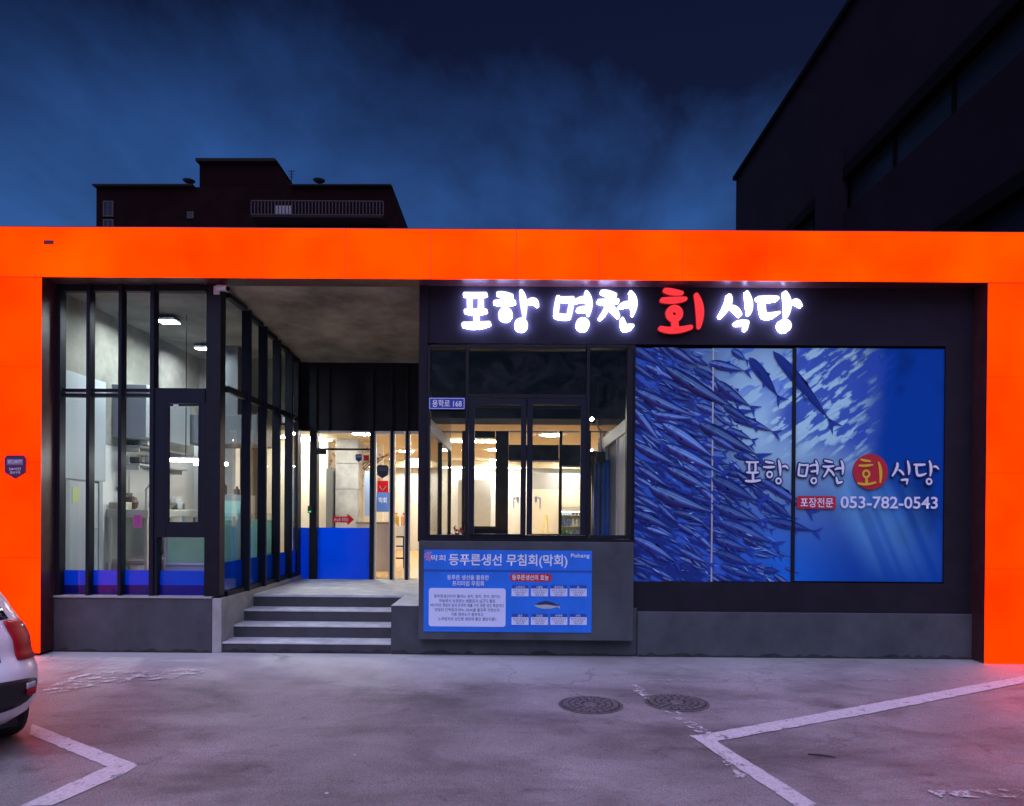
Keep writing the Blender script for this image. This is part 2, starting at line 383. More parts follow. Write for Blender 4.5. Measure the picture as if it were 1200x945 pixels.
    rr = t.nodes.new('ShaderNodeMapRange'); rr.inputs[3].default_value = 0.42; rr.inputs[4].default_value = 0.8; t.links.new(noise(1.4), rr.inputs[0]); t.links.new(rr.outputs[0], b.inputs['Roughness'])
    bp = t.nodes.new('ShaderNodeBump'); bp.inputs['Strength'].default_value = 0.8; bp.inputs['Distance'].default_value = 0.014
    hs = t.nodes.new('ShaderNodeMath'); hs.operation = 'MULTIPLY_ADD'; hs.inputs[1].default_value = 2.5; t.links.new(noise(7, 6), hs.inputs[0]); t.links.new(noise(60, 4), hs.inputs[2])
    t.links.new(hs.outputs[0], bp.inputs['Height']); t.links.new(bp.outputs[0], b.inputs['Normal'])
    return m
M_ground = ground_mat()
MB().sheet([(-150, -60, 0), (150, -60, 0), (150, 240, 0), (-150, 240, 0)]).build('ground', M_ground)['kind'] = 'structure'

def paint_mat(name, wear, colr=(0.74, 0.72, 0.74)):
    m = bpy.data.materials.new(name); m.use_nodes = True; t = m.node_tree; b = t.nodes['Principled BSDF']
    g = t.nodes.new('ShaderNodeNewGeometry')
    n = t.nodes.new('ShaderNodeTexNoise'); n.inputs['Scale'].default_value = 9; n.inputs['Detail'].default_value = 10; n.inputs['Roughness'].default_value = 0.75; t.links.new(g.outputs['Position'], n.inputs['Vector'])
    r = t.nodes.new('ShaderNodeValToRGB'); r.color_ramp.elements[0].position = wear - 0.04; r.color_ramp.elements[1].position = wear + 0.05
    r.color_ramp.elements[0].color = (0, 0, 0, 1); r.color_ramp.elements[1].color = (1, 1, 1, 1)
    t.links.new(n.outputs['Fac'], r.inputs[0])
    tr = t.nodes.new('ShaderNodeBsdfTransparent'); mx = t.nodes.new('ShaderNodeMixShader'); o = t.nodes['Material Output']
    t.links.new(r.outputs[0], mx.inputs[0]); t.links.new(tr.outputs[0], mx.inputs[1]); t.links.new(b.outputs[0], mx.inputs[2]); t.links.new(mx.outputs[0], o.inputs[0])
    n2 = t.nodes.new('ShaderNodeTexNoise'); n2.inputs['Scale'].default_value = 40; n2.inputs['Detail'].default_value = 5; t.links.new(g.outputs['Position'], n2.inputs['Vector'])
    r2 = t.nodes.new('ShaderNodeValToRGB'); r2.color_ramp.elements[0].position = .3; r2.color_ramp.elements[1].position = .6
    r2.color_ramp.elements[0].color = (*[c * .72 for c in colr], 1); r2.color_ramp.elements[1].color = (*colr, 1)
    t.links.new(n2.outputs['Fac'], r2.inputs[0]); t.links.new(r2.outputs[0], b.inputs['Base Color']); b.inputs['Roughness'].default_value = .7
    return m
M_paint = paint_mat('line_paint', 0.39, (0.60, 0.585, 0.60)); M_paintw = paint_mat('worn_paint', 0.52, (0.6, 0.58, 0.58)); M_paintf = paint_mat('faint_paint', 0.56, (0.45, 0.43, 0.43))
NLINE = [0]
def line(pix, m, z=0.004):
    NLINE[0] += 1; z = .0035 + .0008 * NLINE[0]
    pts = [G(*p) for p in pix]
    n = len(pts); rng = random.Random(len(pix) * 7 + int(pix[0][0]))
    vs = []                                        # ragged edges: each side cut into short runs
    for i in range(n):
        a, b = pts[i], pts[(i + 1) % n]; k = max(1, int((b - a).length / 0.06))
        d = (b - a); nn = Vector((-d.y, d.x, 0)).normalized() if d.length else Vector()
        for j in range(k): vs.append((a + d * (j / k)) + nn * rng.uniform(-.006, .006) * (1 if j else 0))
    o = MB().sheet([(p.x, p.y, z) for p in vs]).build('parking_line', m); o['kind'] = 'structure'
    return o
line([(38, 849), (161, 897.5), (140, 903), (122, 898), (34, 861)], M_paint)
line([(161, 898.5), (141, 910), (60, 945), (22, 946), (124, 900)], M_paint, 0.004)
line([(808, 863), (836, 861), (842, 871), (960, 945), (934, 947)], M_paint)
line([(838, 870), (834, 860), (1020, 826), (1200, 793), (1200, 801), (1020, 837)], M_paint)
line([(733, 804), (745, 803), (834, 860), (826, 866)], M_paintw)
line([(752, 800), (760, 797), (1200, 795), (1200, 798)], M_paintf)
line([(838, 880), (848, 882), (880, 915), (862, 916)], M_paintw)
line([(95, 789), (240, 785), (236, 793), (118, 803), (60, 815), (45, 812)], M_paintw)
line([(1085, 928), (1200, 926), (1200, 937), (1100, 936)], M_paintw)

c = G(962, 887); tw_ = MB(); tw_.tube([c + Vector((-.08, .03, .008)), c + Vector((0, .002, .012)), c + Vector((.09, -.03, .007))], [.004, .006, .003], 6)
tag(tw_.build('fallen_twig', mat('twig_dark', (.03, .022, .018), .9)), 'thin dark twig lying between the two painted lines', 'twig')
for px, py, w_, lb in ((416, 886, .009, 'tiny pale paper scrap on the open ground in front of the steps'), (383, 931, .012, 'small pale paper scrap nearest the picture edge below the steps')):
    c = G(px, py); tag(MB().add([c + Vector((-w_, -w_ * .6, .006)), c + Vector((w_, -w_ * .8, .010)), c + Vector((w_ * .8, w_, .006)), c + Vector((-w_ * .6, w_ * .7, .012)), c + Vector((-w_, -w_ * .6, .004)), c + Vector((w_, -w_ * .8, .004)), c + Vector((w_ * .8, w_, .004)), c + Vector((-w_ * .6, w_ * .7, .004))], [(0, 1, 2, 3), (7, 6, 5, 4), (0, 4, 5, 1), (1, 5, 6, 2), (2, 6, 7, 3), (3, 7, 4, 0)]).build('paper_scrap', mat('scrap_paper', (.5, .49, .46), .8)), lb, 'litter', 'paper scraps on the ground')

def manhole(px, py, label):
    c = G(px, py); t = thing('manhole_cover', label, 'manhole cover', c, 'manhole covers in the parking lot')
    mi = mat('cast_iron', (0.055, 0.05, 0.05), 0.55, 0.3, noise=0.35, scale=20)
    mr = mat('manhole_ring', (0.10, 0.095, 0.095), 0.7, noise=0.3, scale=20)
    MB().lathe(c, [(0.275, -0.02), (0.285, 0.006), (0.268, 0.010), (0.262, 0.004)], 40).build('ring', mr, t)
    MB().lathe(c + Vector((0, 0, 0.001)), [(0.259, -0.02), (0.259, 0.006), (0.25, 0.008)], 40).build('lid', mi, t)
    tp = MB()
    for r0, r1, n, ph in ((0.20, 0.245, 22, 0), (0.145, 0.185, 16, .2), (0.085, 0.13, 11, 0), (0.0, 0.07, 1, 0)):
        for k in range(n):
            if n == 1: tp.lathe(c, [(0.065, 0.007), (0.06, 0.013)], 18); continue
            a0 = 2 * math.pi * (k + .12 + ph) / n; a1 = 2 * math.pi * (k + .88 + ph) / n; q = []
            for r, a in ((r0, a0), (r1, a0), (r1, (a0 + a1) / 2), (r1, a1), (r0, a1), (r0, (a0 + a1) / 2)): q.append((c.x + r * math.cos(a), c.y + r * math.sin(a)))
            m_ = len(q); tp.add([(x, y, .007) for x, y in q] + [(x, y, .014) for x, y in q], [tuple(range(m_, 2 * m_))] + [(i, (i + 1) % m_, (i + 1) % m_ + m_, i + m_) for i in range(m_)])
    o = tp.build('tread_pattern', mat('worn_iron', (0.17, 0.155, 0.15), 0.5, 0.3, noise=0.3, scale=30), t); o['kind'] = 'stuff'
manhole(692, 826.5, 'round cast iron manhole cover lying clear of the painted lines')
manhole(793, 824, 'round cast iron manhole cover overlapping the worn painted line')

# ================================================================== RESTAURANT BUILDING
YF = 0.27
B = thing('restaurant_building', 'low dark storefront with glazed corner room, stepped porch and orange lit surround', 'building', (0, YF, 0))
def part(name, parent=None, loc=(0, 0, 0)):
    o = bpy.data.objects.new(name, None); COL.objects.link(o); o.empty_display_size = .1; put(o, loc, parent or B); return o
ZB = 0.65; ZL = 0.58; ZT = 4.47; ZC = 3.15
XL, XG, XR = P(65, 500, YF).x, -3.53, P(1146, 500, YF).x
XB0, XB1 = -1.07, 1.36        # bay room
# shell
MB().box(-6.25, 6.25, 0.32, 12.6, 4.72, 4.98).build('roof', M_casing, B)
MB().box(-6.1, -5.74, 0.30, 12.3, 0, 4.70).build('side_wall', M_base, B)
MB().box(5.75, 6.1, 0.30, 12.3, 0, 4.70).build('side_wall', M_base, B)
MB().box(-5.74, 5.75, 12.1, 12.3, 0, 4.70).build('rear_wall', M_white, B)
# grey render plinths
x0 = P(55, 700, YF - .02).x; x1 = P(248.5, 700, YF - .02).x
MB().box(x0, x1, YF - .02, .5, 0, ZB).build('plinth', M_base, B, bevel=.006)
MB().box(x1 + .001, XG + .05, YF - .018, 3.38, 0, ZB - .003).build('plinth_return', M_side, B, bevel=.006)
xr0 = P(458, 740, YF - .02).x
MB().box(x0 + .02, x1, YF - .035, .5, ZB - .001, ZB + .02).build('plinth_ledge', M_side, B)
MB().box(xr0, P(746, 760, .26).x, .26, .9, 0, .575).build('plinth', M_base, B, bevel=.004)
zr = P(940, 718.5, .24).z
MB().box(P(746, 760, .26).x + .002, P(1141, 760, .24).x, .235, .6, 0, zr).build('plinth', M_base, B, bevel=.008)
# porch landing, steps
MB().box(XG + .05, XB0, 1.28, 3.6, .3, ZL).build('landing', M_step, B)
MB().box(xr0 + .002, XB0 + .05, .255, 1.28, .577, .60 - .018).build('landing_edge', M_step, B)
zs = [0, .125, .275, .42, ZL]
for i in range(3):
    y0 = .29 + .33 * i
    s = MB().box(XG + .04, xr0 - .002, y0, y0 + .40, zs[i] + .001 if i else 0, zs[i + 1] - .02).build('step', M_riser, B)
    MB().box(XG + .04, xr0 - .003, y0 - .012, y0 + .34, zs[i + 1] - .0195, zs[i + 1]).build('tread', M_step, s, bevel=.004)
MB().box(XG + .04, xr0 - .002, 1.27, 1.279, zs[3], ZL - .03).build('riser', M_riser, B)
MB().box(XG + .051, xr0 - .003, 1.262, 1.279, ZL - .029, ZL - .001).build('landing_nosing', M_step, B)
# porch soffit, sloping slightly to the back
zs0, zs1 = P(370, 334, .34).z, P(400, 425.5, 3.4).z
MB().add([(XG - .1, .34, zs0), (XB0 - .0, .34, zs0), (XB0, 3.45, zs1), (XG - .1, 3.45, zs1), (XG - .1, .34, 4.7), (XB0, .34, 4.7), (XB0, 3.45, 4.7), (XG - .1, 3.45, 4.7)],
         [(0, 1, 2, 3), (4, 7, 6, 5), (0, 4, 5, 1), (1, 5, 6, 2), (2, 6, 7, 3), (3, 7, 4, 0)]).build('porch_soffit', mat('porch_concrete', (.30, .255, .19), .9, noise=.5, scale=1.7, bump=.5), B)
MB().box(XL - .1, P(493, 328, YF).x, YF, .33, P(300, 333.5, YF).z, 4.71).build('header_beam', M_casing, B)
# black fascia behind the letters and round the mural
xf0 = P(491.5, 360, YF).x
MB().box(xf0, XR, YF, .62, P(800, 404, YF).z, 4.71).build('fascia', M_fascia, B)
MB().box(P(740.5, 560, YF).x, P(743.5, 560, YF).x, YF + .001, .62, zr, P(742, 404, YF).z - .001).build('fascia', M_blackpanel, B)
MB().box(P(743.5, 560, YF).x + .001, XR, YF, .62, zr + .002, P(925, 683, YF).z).build('fascia', M_blackpanel, B)
MB().box(P(1107, 560, YF).x, XR - .001, YF + .001, .62, P(925, 683, YF).z + .001, P(800, 404, YF).z - .001).build('fascia', M_blackpanel, B)
MB().box(P(743.5, 560, YF).x + .002, P(1107, 560, YF).x - .002, .40, .62, P(925, 683, YF).z + .002, P(800, 404, YF).z - .002).build('fascia_back', M_blackpanel, B)

for xa, xb, y in ((x0, x1, YF - .0225), (XG + .06, xr0 - .02, .2755), (xr0 + .01, P(746, 760, .26).x - .01, .2575), (P(746, 760, .26).x + .02, P(1141, 760, .24).x - .02, .2325)):
    g_ = MB(); rg_ = random.Random(int(xa * 100)); n_ = max(6, int((xb - xa) / .07)); top = [(xa + (xb - xa) * k / n_, .015 + .05 * rg_.random() ** 2) for k in range(n_ + 1)]
    g_.add([(x, y, .001) for x, _ in top] + [(x, y, z) for x, z in top] + [(x, y + .0015, z) for x, z in top], [f for k in range(n_) for f in ((k, k + 1, n_ + 2 + k, n_ + 1 + k), (n_ + 1 + k, n_ + 2 + k, 2 * n_ + 3 + k, 2 * n_ + 2 + k))])
    g_.build('grime_line', mat('wall_grime', (.030, .029, .028), .95, noise=.4, scale=9), B)
# ---- left storefront
SF = part('storefront_window', loc=(XL, YF, ZB))
fins = [(65, 70), (100.5, 104.5), (138, 142), (175, 180)]
for a, b in fins:
    xa, xb = P(a, 500, YF).x, P(b, 500, YF).x
    MB().box(xa, xb, YF, .385, ZB + .021, ZT).build('mullion', M_frame, SF, bevel=.004)
def prail(px0, px1, py0, py1, Y0, Y1, parent, name='rail', m=None, bevel=.003):
    x0, x1, z0, z1 = rect(px0, px1, py0, py1, Y0)
    return MB().box(x0, x1, Y0, Y1, z0, z1).build(name, m or M_frame, parent, bevel=bevel)
for (a, b) in ((70, 100.5), (104.5, 138), (142, 175)):
    for y0, y1 in ((333, 341), (455.5, 459), (461, 465), (704, 711)):
        prail(a + .1, b - .1, y0, y1, .32, .40, SF)
    x0, x1, z0, z1 = rect(a + .2, b - .2, 341, 455.5, .355)
    MB().box(x0, x1, .360, .368, z0, z1).build('pane', M_glass, SF)
    x0, x1, z0, z1 = rect(a + .2, b - .2, 465, 704, .355)
    MB().box(x0, x1, .360, .368, z0, z1).build('pane', M_glass, SF)
    f0, f1, f2, f3 = rect(a + .3, b - .3, 668.5, 686, .355)
    MB().box(f0, f1, .370, .373, f2, f3).build('film_strip', M_film, SF)
    g0, g1, g2, g3 = rect(a + .3, b - .3, 686, 705, .355)
    MB().box(g0, g1, .3705, .41, g2, g3 - .001).build('sill_film_shaded', M_filmshade, SF)
# opening window at the corner
for r in ((180, 240, 333, 341), (180, 240, 455, 472.5), (180, 194, 472.5, 630), (235, 241, 472.5, 630), (194, 235, 615, 630), (180, 184, 630, 711), (239, 241, 630, 711), (184, 239, 705, 711)):
    prail(*r, .29, .40, SF, 'window_frame')
for r, n, y in (((180.3, 239.7, 341, 455), 'pane', .355), ((194.2, 234.8, 472.7, 614.8), 'pane', .355), ((184.2, 238.8, 630.2, 668), 'pane', .355)):
    x0, x1, z0, z1 = rect(*r, y); MB().box(x0, x1, y, y + .008, z0, z1).build(n, M_glassd if r[2] < 400 else M_glass, SF)
for r, m in (((184.2, 238.8, 669, 686), M_film), ((184.2, 238.8, 686, 705), M_filmshade)):
    x0, x1, z0, z1 = rect(*r, .355); MB().box(x0, x1, .356, .359 if m is M_film else .41, z0, z1).build('film_strip' if m is M_film else 'sill_film_shaded', m, SF)
x0, x1, z0, z1 = rect(199, 231, 476, 612, .31)
for q in ((194, 197.5, 473, 615), (232, 235, 473, 615), (197.5, 232, 473, 476), (197.5, 232, 612, 615)): prail(*q, .292, .33, SF, 'sash')
prail(203, 209, 474, 477, .285, .29, SF, 'hinge', M_silver)
xa, xb = P(241, 500, YF).x, P(258, 500, YF).x
MB().box(xa, xb, YF, .42, ZB + .021, ZT).build('corner_post', M_black, SF, bevel=.004)

# ---- glazed side of the corner room, along the porch
SG = part('side_glazing', loc=(XG, 1.8, ZB))
def soff(y): return zs0 + (zs1 - zs0) * (y - .34) / (3.4 - .34)
finY = [1.02, 1.60, 2.16, 2.72]
for y in finY: MB().box(XG - .03, XG + .088, y, y + .045, ZB, soff(y) - .05).build('mullion', M_frame, SG, bevel=.004)
MB().box(XG - .05, XG + .02, 3.22, 3.40, ZB, soff(3.3)).build('end_post', M_frame, SG)
ys = [.46] + finY + [3.22]
for i in range(5):
    a = ys[i] + (.05 if i else 0) + .001; b = ys[i + 1] - .001
    MB().box(XG - .008, XG, a, b, ZB + .02, 3.13).build('pane', M_glass, SG)
    MB().box(XG - .008, XG, a, b, 3.21, soff(b) - .06).build('pane', M_glass, SG)
    MB().box(XG - .02, XG + .04, a, b, 3.13, 3.21).build('rail', M_frame, SG, bevel=.003)
    MB().box(XG - .02, XG + .045, a, b, soff(b) - .06, soff(b) - .002).build('rail', M_frame, SG)
    MB().box(XG - .02, XG + .04, a, b, ZB - .002, ZB + .06).build('rail', M_black, SG)
    MB().box(XG - .013, XG - .0095, a, b, ZB + .061, 1.06).build('film_strip', M_film, SG)

# ---- entrance wall at the back of the porch
YE = 3.4
EW = part('entrance_wall', loc=(P(415, 500, YE).x, YE, ZL))
x0, x1, z0, z1 = rect(343, 498, 420, 505, YE)
MB().box(XG - .04, XB0 - .02, YE, YE + .12, z0, zs1 + .2).build('upper_panel', M_blackpanel, EW)
def pb(px0, px1, py0, py1, Y, dep, name, m, parent, bevel=0.0):
    x0, x1, z0, z1 = rect(px0, px1, py0, py1, Y)
    return MB().box(x0, x1, Y, Y + dep, z0, z1).build(name, m, parent, bevel=bevel)
for a, b in ((349, 352), (362.5, 371), (384, 386), (433, 437.5), (457.2, 460), (475.2, 478)): pb(a, b, 428, 505, YE - .03, .028, 'upper_mullion', M_frame, EW)
pb(362.5, 371, 505.2, 689, YE - .03, .14, 'door_post', M_black, EW)
pb(433, 438, 505.2, 689, YE - .03, .14, 'door_post', M_black, EW)
pb(371, 433, 505.2, 507.5, YE, .06, 'transom_frame', M_silver, EW)
pb(371, 433, 525.5, 527.5, YE, .06, 'transom_frame', M_frame, EW)
pb(371, 433, 507.6, 525.4, YE + .02, .01, 'pane', M_glass, EW)
pb(343, 362.4, 505.2, 618.5, YE + .02, .01, 'pane', M_glass, EW)
pb(343, 362.4, 618.5, 688.5, YE + .022, .004, 'film_strip', M_film, EW)
pb(343, 347, 505, 618.3, YE - .01, .06, 'jamb', M_silver, EW)
for a, b in ((438.2, 457), (460.2, 475), (478.2, 492)):
    for r in ((a, a + 2.2, 505.5, 687), (b - 1.2, b, 505.5, 687), (a + 2.2, b - 1.2, 505.5, 508.5), (a + 2.2, b - 1.2, 684.5, 687)):
        pb(*r, YE - .005, .05, 'sidelight_frame', M_silver, EW)
    pb(a + 2.3, b - 1.3, 508.6, 684.4, YE + .02, .01, 'pane', M_glass, EW)
for a, b in ((457, 460.2), (475, 478.2)): pb(a + .05, b - .05, 505.2, 689, YE - .04, .10, 'mullion', M_black, EW)
pb(438, 492, 687, 690, YE - .005, .1, 'sill', M_black, EW)
# glass door
D = part('glass_door', loc=(P(402, 600, YE).x, YE, ZL))
pb(371.3, 432.8, 528, 618.5, YE + .03, .012, 'door_pane', M_glass, D)
pb(371.3, 432.8, 618.6, 688, YE + .028, .014, 'door_film', M_film, D)
pb(364, 382, 527.5, 532.5, YE - .035, .05, 'patch_hinge', M_black, D)
pb(366, 387, 684.5, 688.5, YE - .035, .05, 'floor_hinge', M_black, D)
pb(422, 432, 685.5, 688.3, YE + .0, .05, 'lock_plate', M_steel, D)
pb(360.5, 366, 593, 601.5, YE - .06, .03, 'card_reader', mat('reader_black', (.02, .02, .03), .3), D)
pb(361.5, 364.5, 599, 600.6, YE - .062, .002, 'reader_light', emat('green_led', (.05, 1, .25), 1.0), D)

# ---- bay room between porch and mural
BY = part('bay_window', loc=(P(620, 630, .2).x, .2, 1.43))
YB = .20
pb(490.5, 742.5, 635, 750.5, .12, .30, 'bay_base', M_base, BY, .006)
pb(490.5, 500.5, 329, 634.8, YB + .04, .22, 'bay_post', M_blackpanel, BY)
fr = [(500.5, 503.5, 405, 632), (545, 549, 405, 632), (687, 691, 405, 632), (734.5, 741, 405, 632), (503.5, 545, 404.5, 407.5), (549, 687, 404.5, 409), (691, 734.5, 404.5, 408), (549, 687, 462.5, 467),
      (503.5, 545, 627, 632), (549, 687, 627.5, 632), (691, 734.5, 627.5, 632)]
for r in fr: pb(*r, YB, .12, 'frame_bar', M_black, BY, .003)
pb(499, 742, 632.2, 634.8, YB - .03, .18, 'sill', M_black, BY)
for (a, b) in ((549.2, 616.5), (617.5, 686.8)):        # two sashes
    s = MB()
    x0, x1, z0, z1 = rect(a, b, 467.3, 627.3, YB - .02)
    i0, i1, j0, j1 = rect(a + 6.5, b - 6.3, 474.5, 626, YB - .02)
    yy0, yy1 = YB - .02, YB + .05
    s.box(x0, i0, yy0, yy1, z0, z1).box(i1, x1, yy0, yy1, z0, z1).box(i0, i1, yy0 + .001, yy1 - .001, z0, j0).box(i0, i1, yy0 + .001, yy1 - .001, j1, z1)
    s.build('sash_frame', M_frame, BY)
    MB().box(i0, i1, YB + .01, YB + .018, j0, j1).build('sash_pane', M_glassd, BY)
for px, dx_ in ((607, -5), (628, 5)):
    h = MB(); p = P(px, 584, YB - .03)
    h.box(p.x - .012, p.x + .012, YB - .035, YB - .0205, p.z - .05, p.z + .02)
    h.bar((p.x, YB - .045, p.z), (p.x + dx_ / 102, YB - .05, p.z), .014, .014); h.bar((p.x + dx_ / 102, YB - .05, p.z + .007), (p.x + dx_ / 102, YB - .05, p.z - .12), .014, .014)
    h.build('window_handle', M_silver, BY)
for r, m in (((503.6, 544.9, 407.6, 627), M_glassd), ((691.1, 734.4, 408, 627.4), M_glassd), ((549.1, 686.9, 409.1, 462.4), M_glassd)):
    pb(*r, YB + .05, .008, 'pane', m, BY)
# bay room shell
BR = part('bay_room', loc=(0, 1.5, ZL))
MB().box(XB0 - .02, XB1 + .2, .45, YE, .40, ZL + .01).build('bay_floor', M_riser, BR)
MB().box(XB0 - .0, XB1 + .2, .63, YE - .001, 4.30, 4.69).build('bay_ceiling', M_blackpanel, BR)
# its two side partitions: white head rail, posts, sliding panes, dark panel above
for xs, dirn, names in ((XB0, 1, 'left'), (XB1, -1, 'right')):
    q = part('sliding_partition', loc=(xs, 1.9, ZL)) if False else BR
    MB().box(xs - .03, xs + .03, .45, YE - .05, 2.68, 2.84).build('head_rail', M_wframe, q)
    MB().box(xs - .015, xs + .015, .45, YE - .05, 2.845, 4.29).build('overhead_panel', M_darkglass, q)
    MB().box(xs - .03, xs + .03, .45, YE - .05, ZL + .012, ZL + .07).build('floor_rail', M_wframe, q)
    for y in ((.45, .52), (1.85, 1.93), (YE - .14, YE - .06)) if dirn > 0 else ((.45, .50), (1.15, 1.22), (2.4, 2.48)):
        MB().box(xs - .028, xs + .028, y[0], y[1], ZL + .072, 2.678).build('post', M_wframe if (dirn < 0 or y[0] < 1) else M_black, q)
    if dirn > 0: MB().box(xs - .004, xs + .004, .53, YE - .15, ZL + .073, 2.675).build('sliding_pane', M_glass, q)
    else:
        MB().box(xs - .012, xs + .012, .505, 1.145, ZL + .073, 2.675).build('white_leaf', M_wframe, q)
        MB().box(xs + .035, xs + .12, .46, YE - .1, ZL + .01, 4.28).build('bay_side_wall', M_greywall, q)
# glazed back of the bay room
BG = part('inner_glazing', loc=(.2, YE, ZL))
x0, x1, z0, z1 = rect(495, 760, 470, 505, YE)
MB().box(XB0 - .01, XB1 + .13, YE, YE + .10, z1, 4.69).build('upper_panel', M_blackpanel, BG)
pb(580.5, 595.5, 505.2, 660, YE, .12, 'pier', M_black, BG)
pb(541, 555, 505.2, 660, YE, .10, 'pier', M_black, BG)
pb(655, 658.5, 505.2, 660, YE, .08, 'mullion', M_black, BG)
pb(681, 692, 505.2, 660, YE, .10, 'pier', M_black, BG)
pb(596, 654.8, 521.5, 539.5, YE + .01, .06, 'door_head', M_black, BG)
pb(658.7, 680.8, 521.5, 546, YE + .01, .06, 'door_head', M_black, BG)
pb(555.2, 580.3, 505.2, 512.5, YE + .01, .06, 'door_head', M_black, BG)
pb(692.2, 735, 529, 660, YE + .01, .06, 'blank_panel', M_black, BG)
for a, b, c, d in ((516, 540.8, 505.5, 655), (555.2, 580.3, 512.7, 655), (596, 654.8, 505.4, 521.3), (658.7, 680.8, 505.4, 521.3), (596, 654.8, 539.7, 655), (658.7, 680.8, 546.2, 655), (692.2, 735, 505.4, 528.8)):
    pb(a, b, c, d, YE + .035, .008, 'pane', M_glass, BG)
    x0, x1, z0, z1 = rect(a, b, c, d, YE + .03)
    MB().box(x0, x1, YE + .015, YE + .034, z1 - .025, z1).build('pane_head', M_silver, BG)
pb(555.2, 580.3, 617, 660, YE + .012, .02, 'kick_panel', M_black, BG)

# ---- rooms
IN = part('dining_room', loc=(0, 8, ZL))
MB().box(-5.73, 5.74, YE + .13, 12.09, .3, ZL).build('floor', M_wood, IN)
MB().box(-5.73, 5.74, 4.62, 12.09, ZC, ZC + .1).build('ceiling', M_tan, IN)
MB().box(XG + .1, 5.74, YE + .14, 4.619, ZC, ZC + .1).build('ceiling', M_tan, IN)
MB().box(-5.2, -3.86, 6.3, 6.45, ZL, ZC - .002).build('partition', M_cream, IN)
MB().box(2.6, 2.75, YE + .13, 12.08, ZL, ZC - .001).build('partition', M_cream, IN)
MB().box(-5.7, 2.59, 11.75, 12.09, 2.95, ZC - .001).build('cove', M_tan, IN)
MB().box(.32, 2.59, 11.6, 12.09, ZL + .001, 2.35).build('cream_wall', M_cream, IN)
MB().box(.33, 2.59, 11.62, 12.09, 2.352, 2.80).build('grey_wall', M_greywall, IN)
MB().box(-1.6, -.7, 11.5, 12.09, ZL + .001, 2.6).build('grey_wall', M_greywall, IN)
KR = part('corner_room', loc=(-4.7, 2.5, ZB))
MB().box(-5.735, XG - .03, .47, 4.6, .3, ZB - .03).build('floor', M_greywall, KR)
MB().box(-5.735, XG - .11, .47, 4.62, 4.42, 4.70).build('ceiling', M_conc, KR)
MB().box(-5.738, -5.70, .47, 4.6, ZB - .029, 2.6).build('tiled_wall', M_white, KR)
MB().box(-5.737, -5.69, .47, 4.6, 2.602, 4.419).build('concrete_wall', M_conc, KR)
MB().box(-5.69, XG - .02, 4.5, 4.615, ZC + .12, 4.419).build('bulkhead', M_conc, KR)
MB().box(-5.69, -5.66, .47, 1.6, 2.08, 3.45).build('white_panel_box', mat('box_white', (.46, .50, .53), .6), KR, bevel=.006)
MB().box(-5.69, -5.2, 1.78, 3.1, 2.72, 3.46).build('white_panel_box', mat('box_white', (.46, .50, .53), .6), KR, bevel=.006)
MB().box(-5.69, -4.95, 4.3, 4.49, ZB, 3.2).build('wall_panel', M_white, KR)

# ================================================================== ORANGE LIT SURROUND
PT = thing('illuminated_surround', 'orange backlit gantry of acrylic panels framing the whole shopfront', 'illuminated frame', (0, 0, 0))
zt = P(600, 269.5, 0).z; zb = P(600, 327, 0).z
xi0, xi1 = P(47, 550, 0).x, P(1156.5, 560, 0).x
zl0, zl1 = P(20, 765.5, 0).z, P(1180, 779.5, 0).z
cs = MB()
cs.box(-6.6, 6.6, .012, YF - .002, zb, zt - .01); cs.box(-6.6, 6.6, .02, .45, zt - .0099, zt + .02)
cs.build('casing', M_casing, PT)
MB().box(-6.58, xi0, .012, YF - .002, zl0, zb - .001).build('casing', M_casing, PT)
MB().box(xi1, 6.58, .012, YF - .002, zl1, zb - .001).build('casing', M_casing, PT)
seams = [-6.6] + [P(p, 297, 0).x for p in (15, 110, 208, 307, 405, 505, 605, 703, 800, 898, 996, 1094, 1190)] + [6.6]
for a, b in zip(seams[:-1], seams[1:]):
    MB().box(a + .004, b - .004, 0, .0119, zb - .004, zt).build('light_panel', M_orange, PT)
for xa, xb, zlow in ((-6.58, xi0, zl0), (xi1, 6.58, zl1)):
    zz = [zlow, zlow + 1.1, zlow + 2.2, zlow + 3.3, zb - .016]
    for a, b in zip(zz[:-1], zz[1:]): MB().box(xa, xb, 0, .0119, a + .0025, b - .0025).build('light_panel', M_orange2, PT)
MB().box(-6.5, xi0 - .05, .06, YF - .01, 0, zl0 - .001).build('base_block', M_black, PT)
MB().box(xi1 + .05, 6.5, .06, YF - .01, 0, zl1 - .001).build('base_block', M_black, PT)
pipe = MB(); xp = P(49.5, 700, .16).x
pipe.tube([(xp, .16, .05), (xp, .16, 4.4)], .028, 10)
tag(pipe.build('drain_pipe', mat('painted_pipe', (.30, .27, .27), .3, .2), smooth=True), 'slim drain pipe running up between orange pillar and corner glazing', 'pipe')

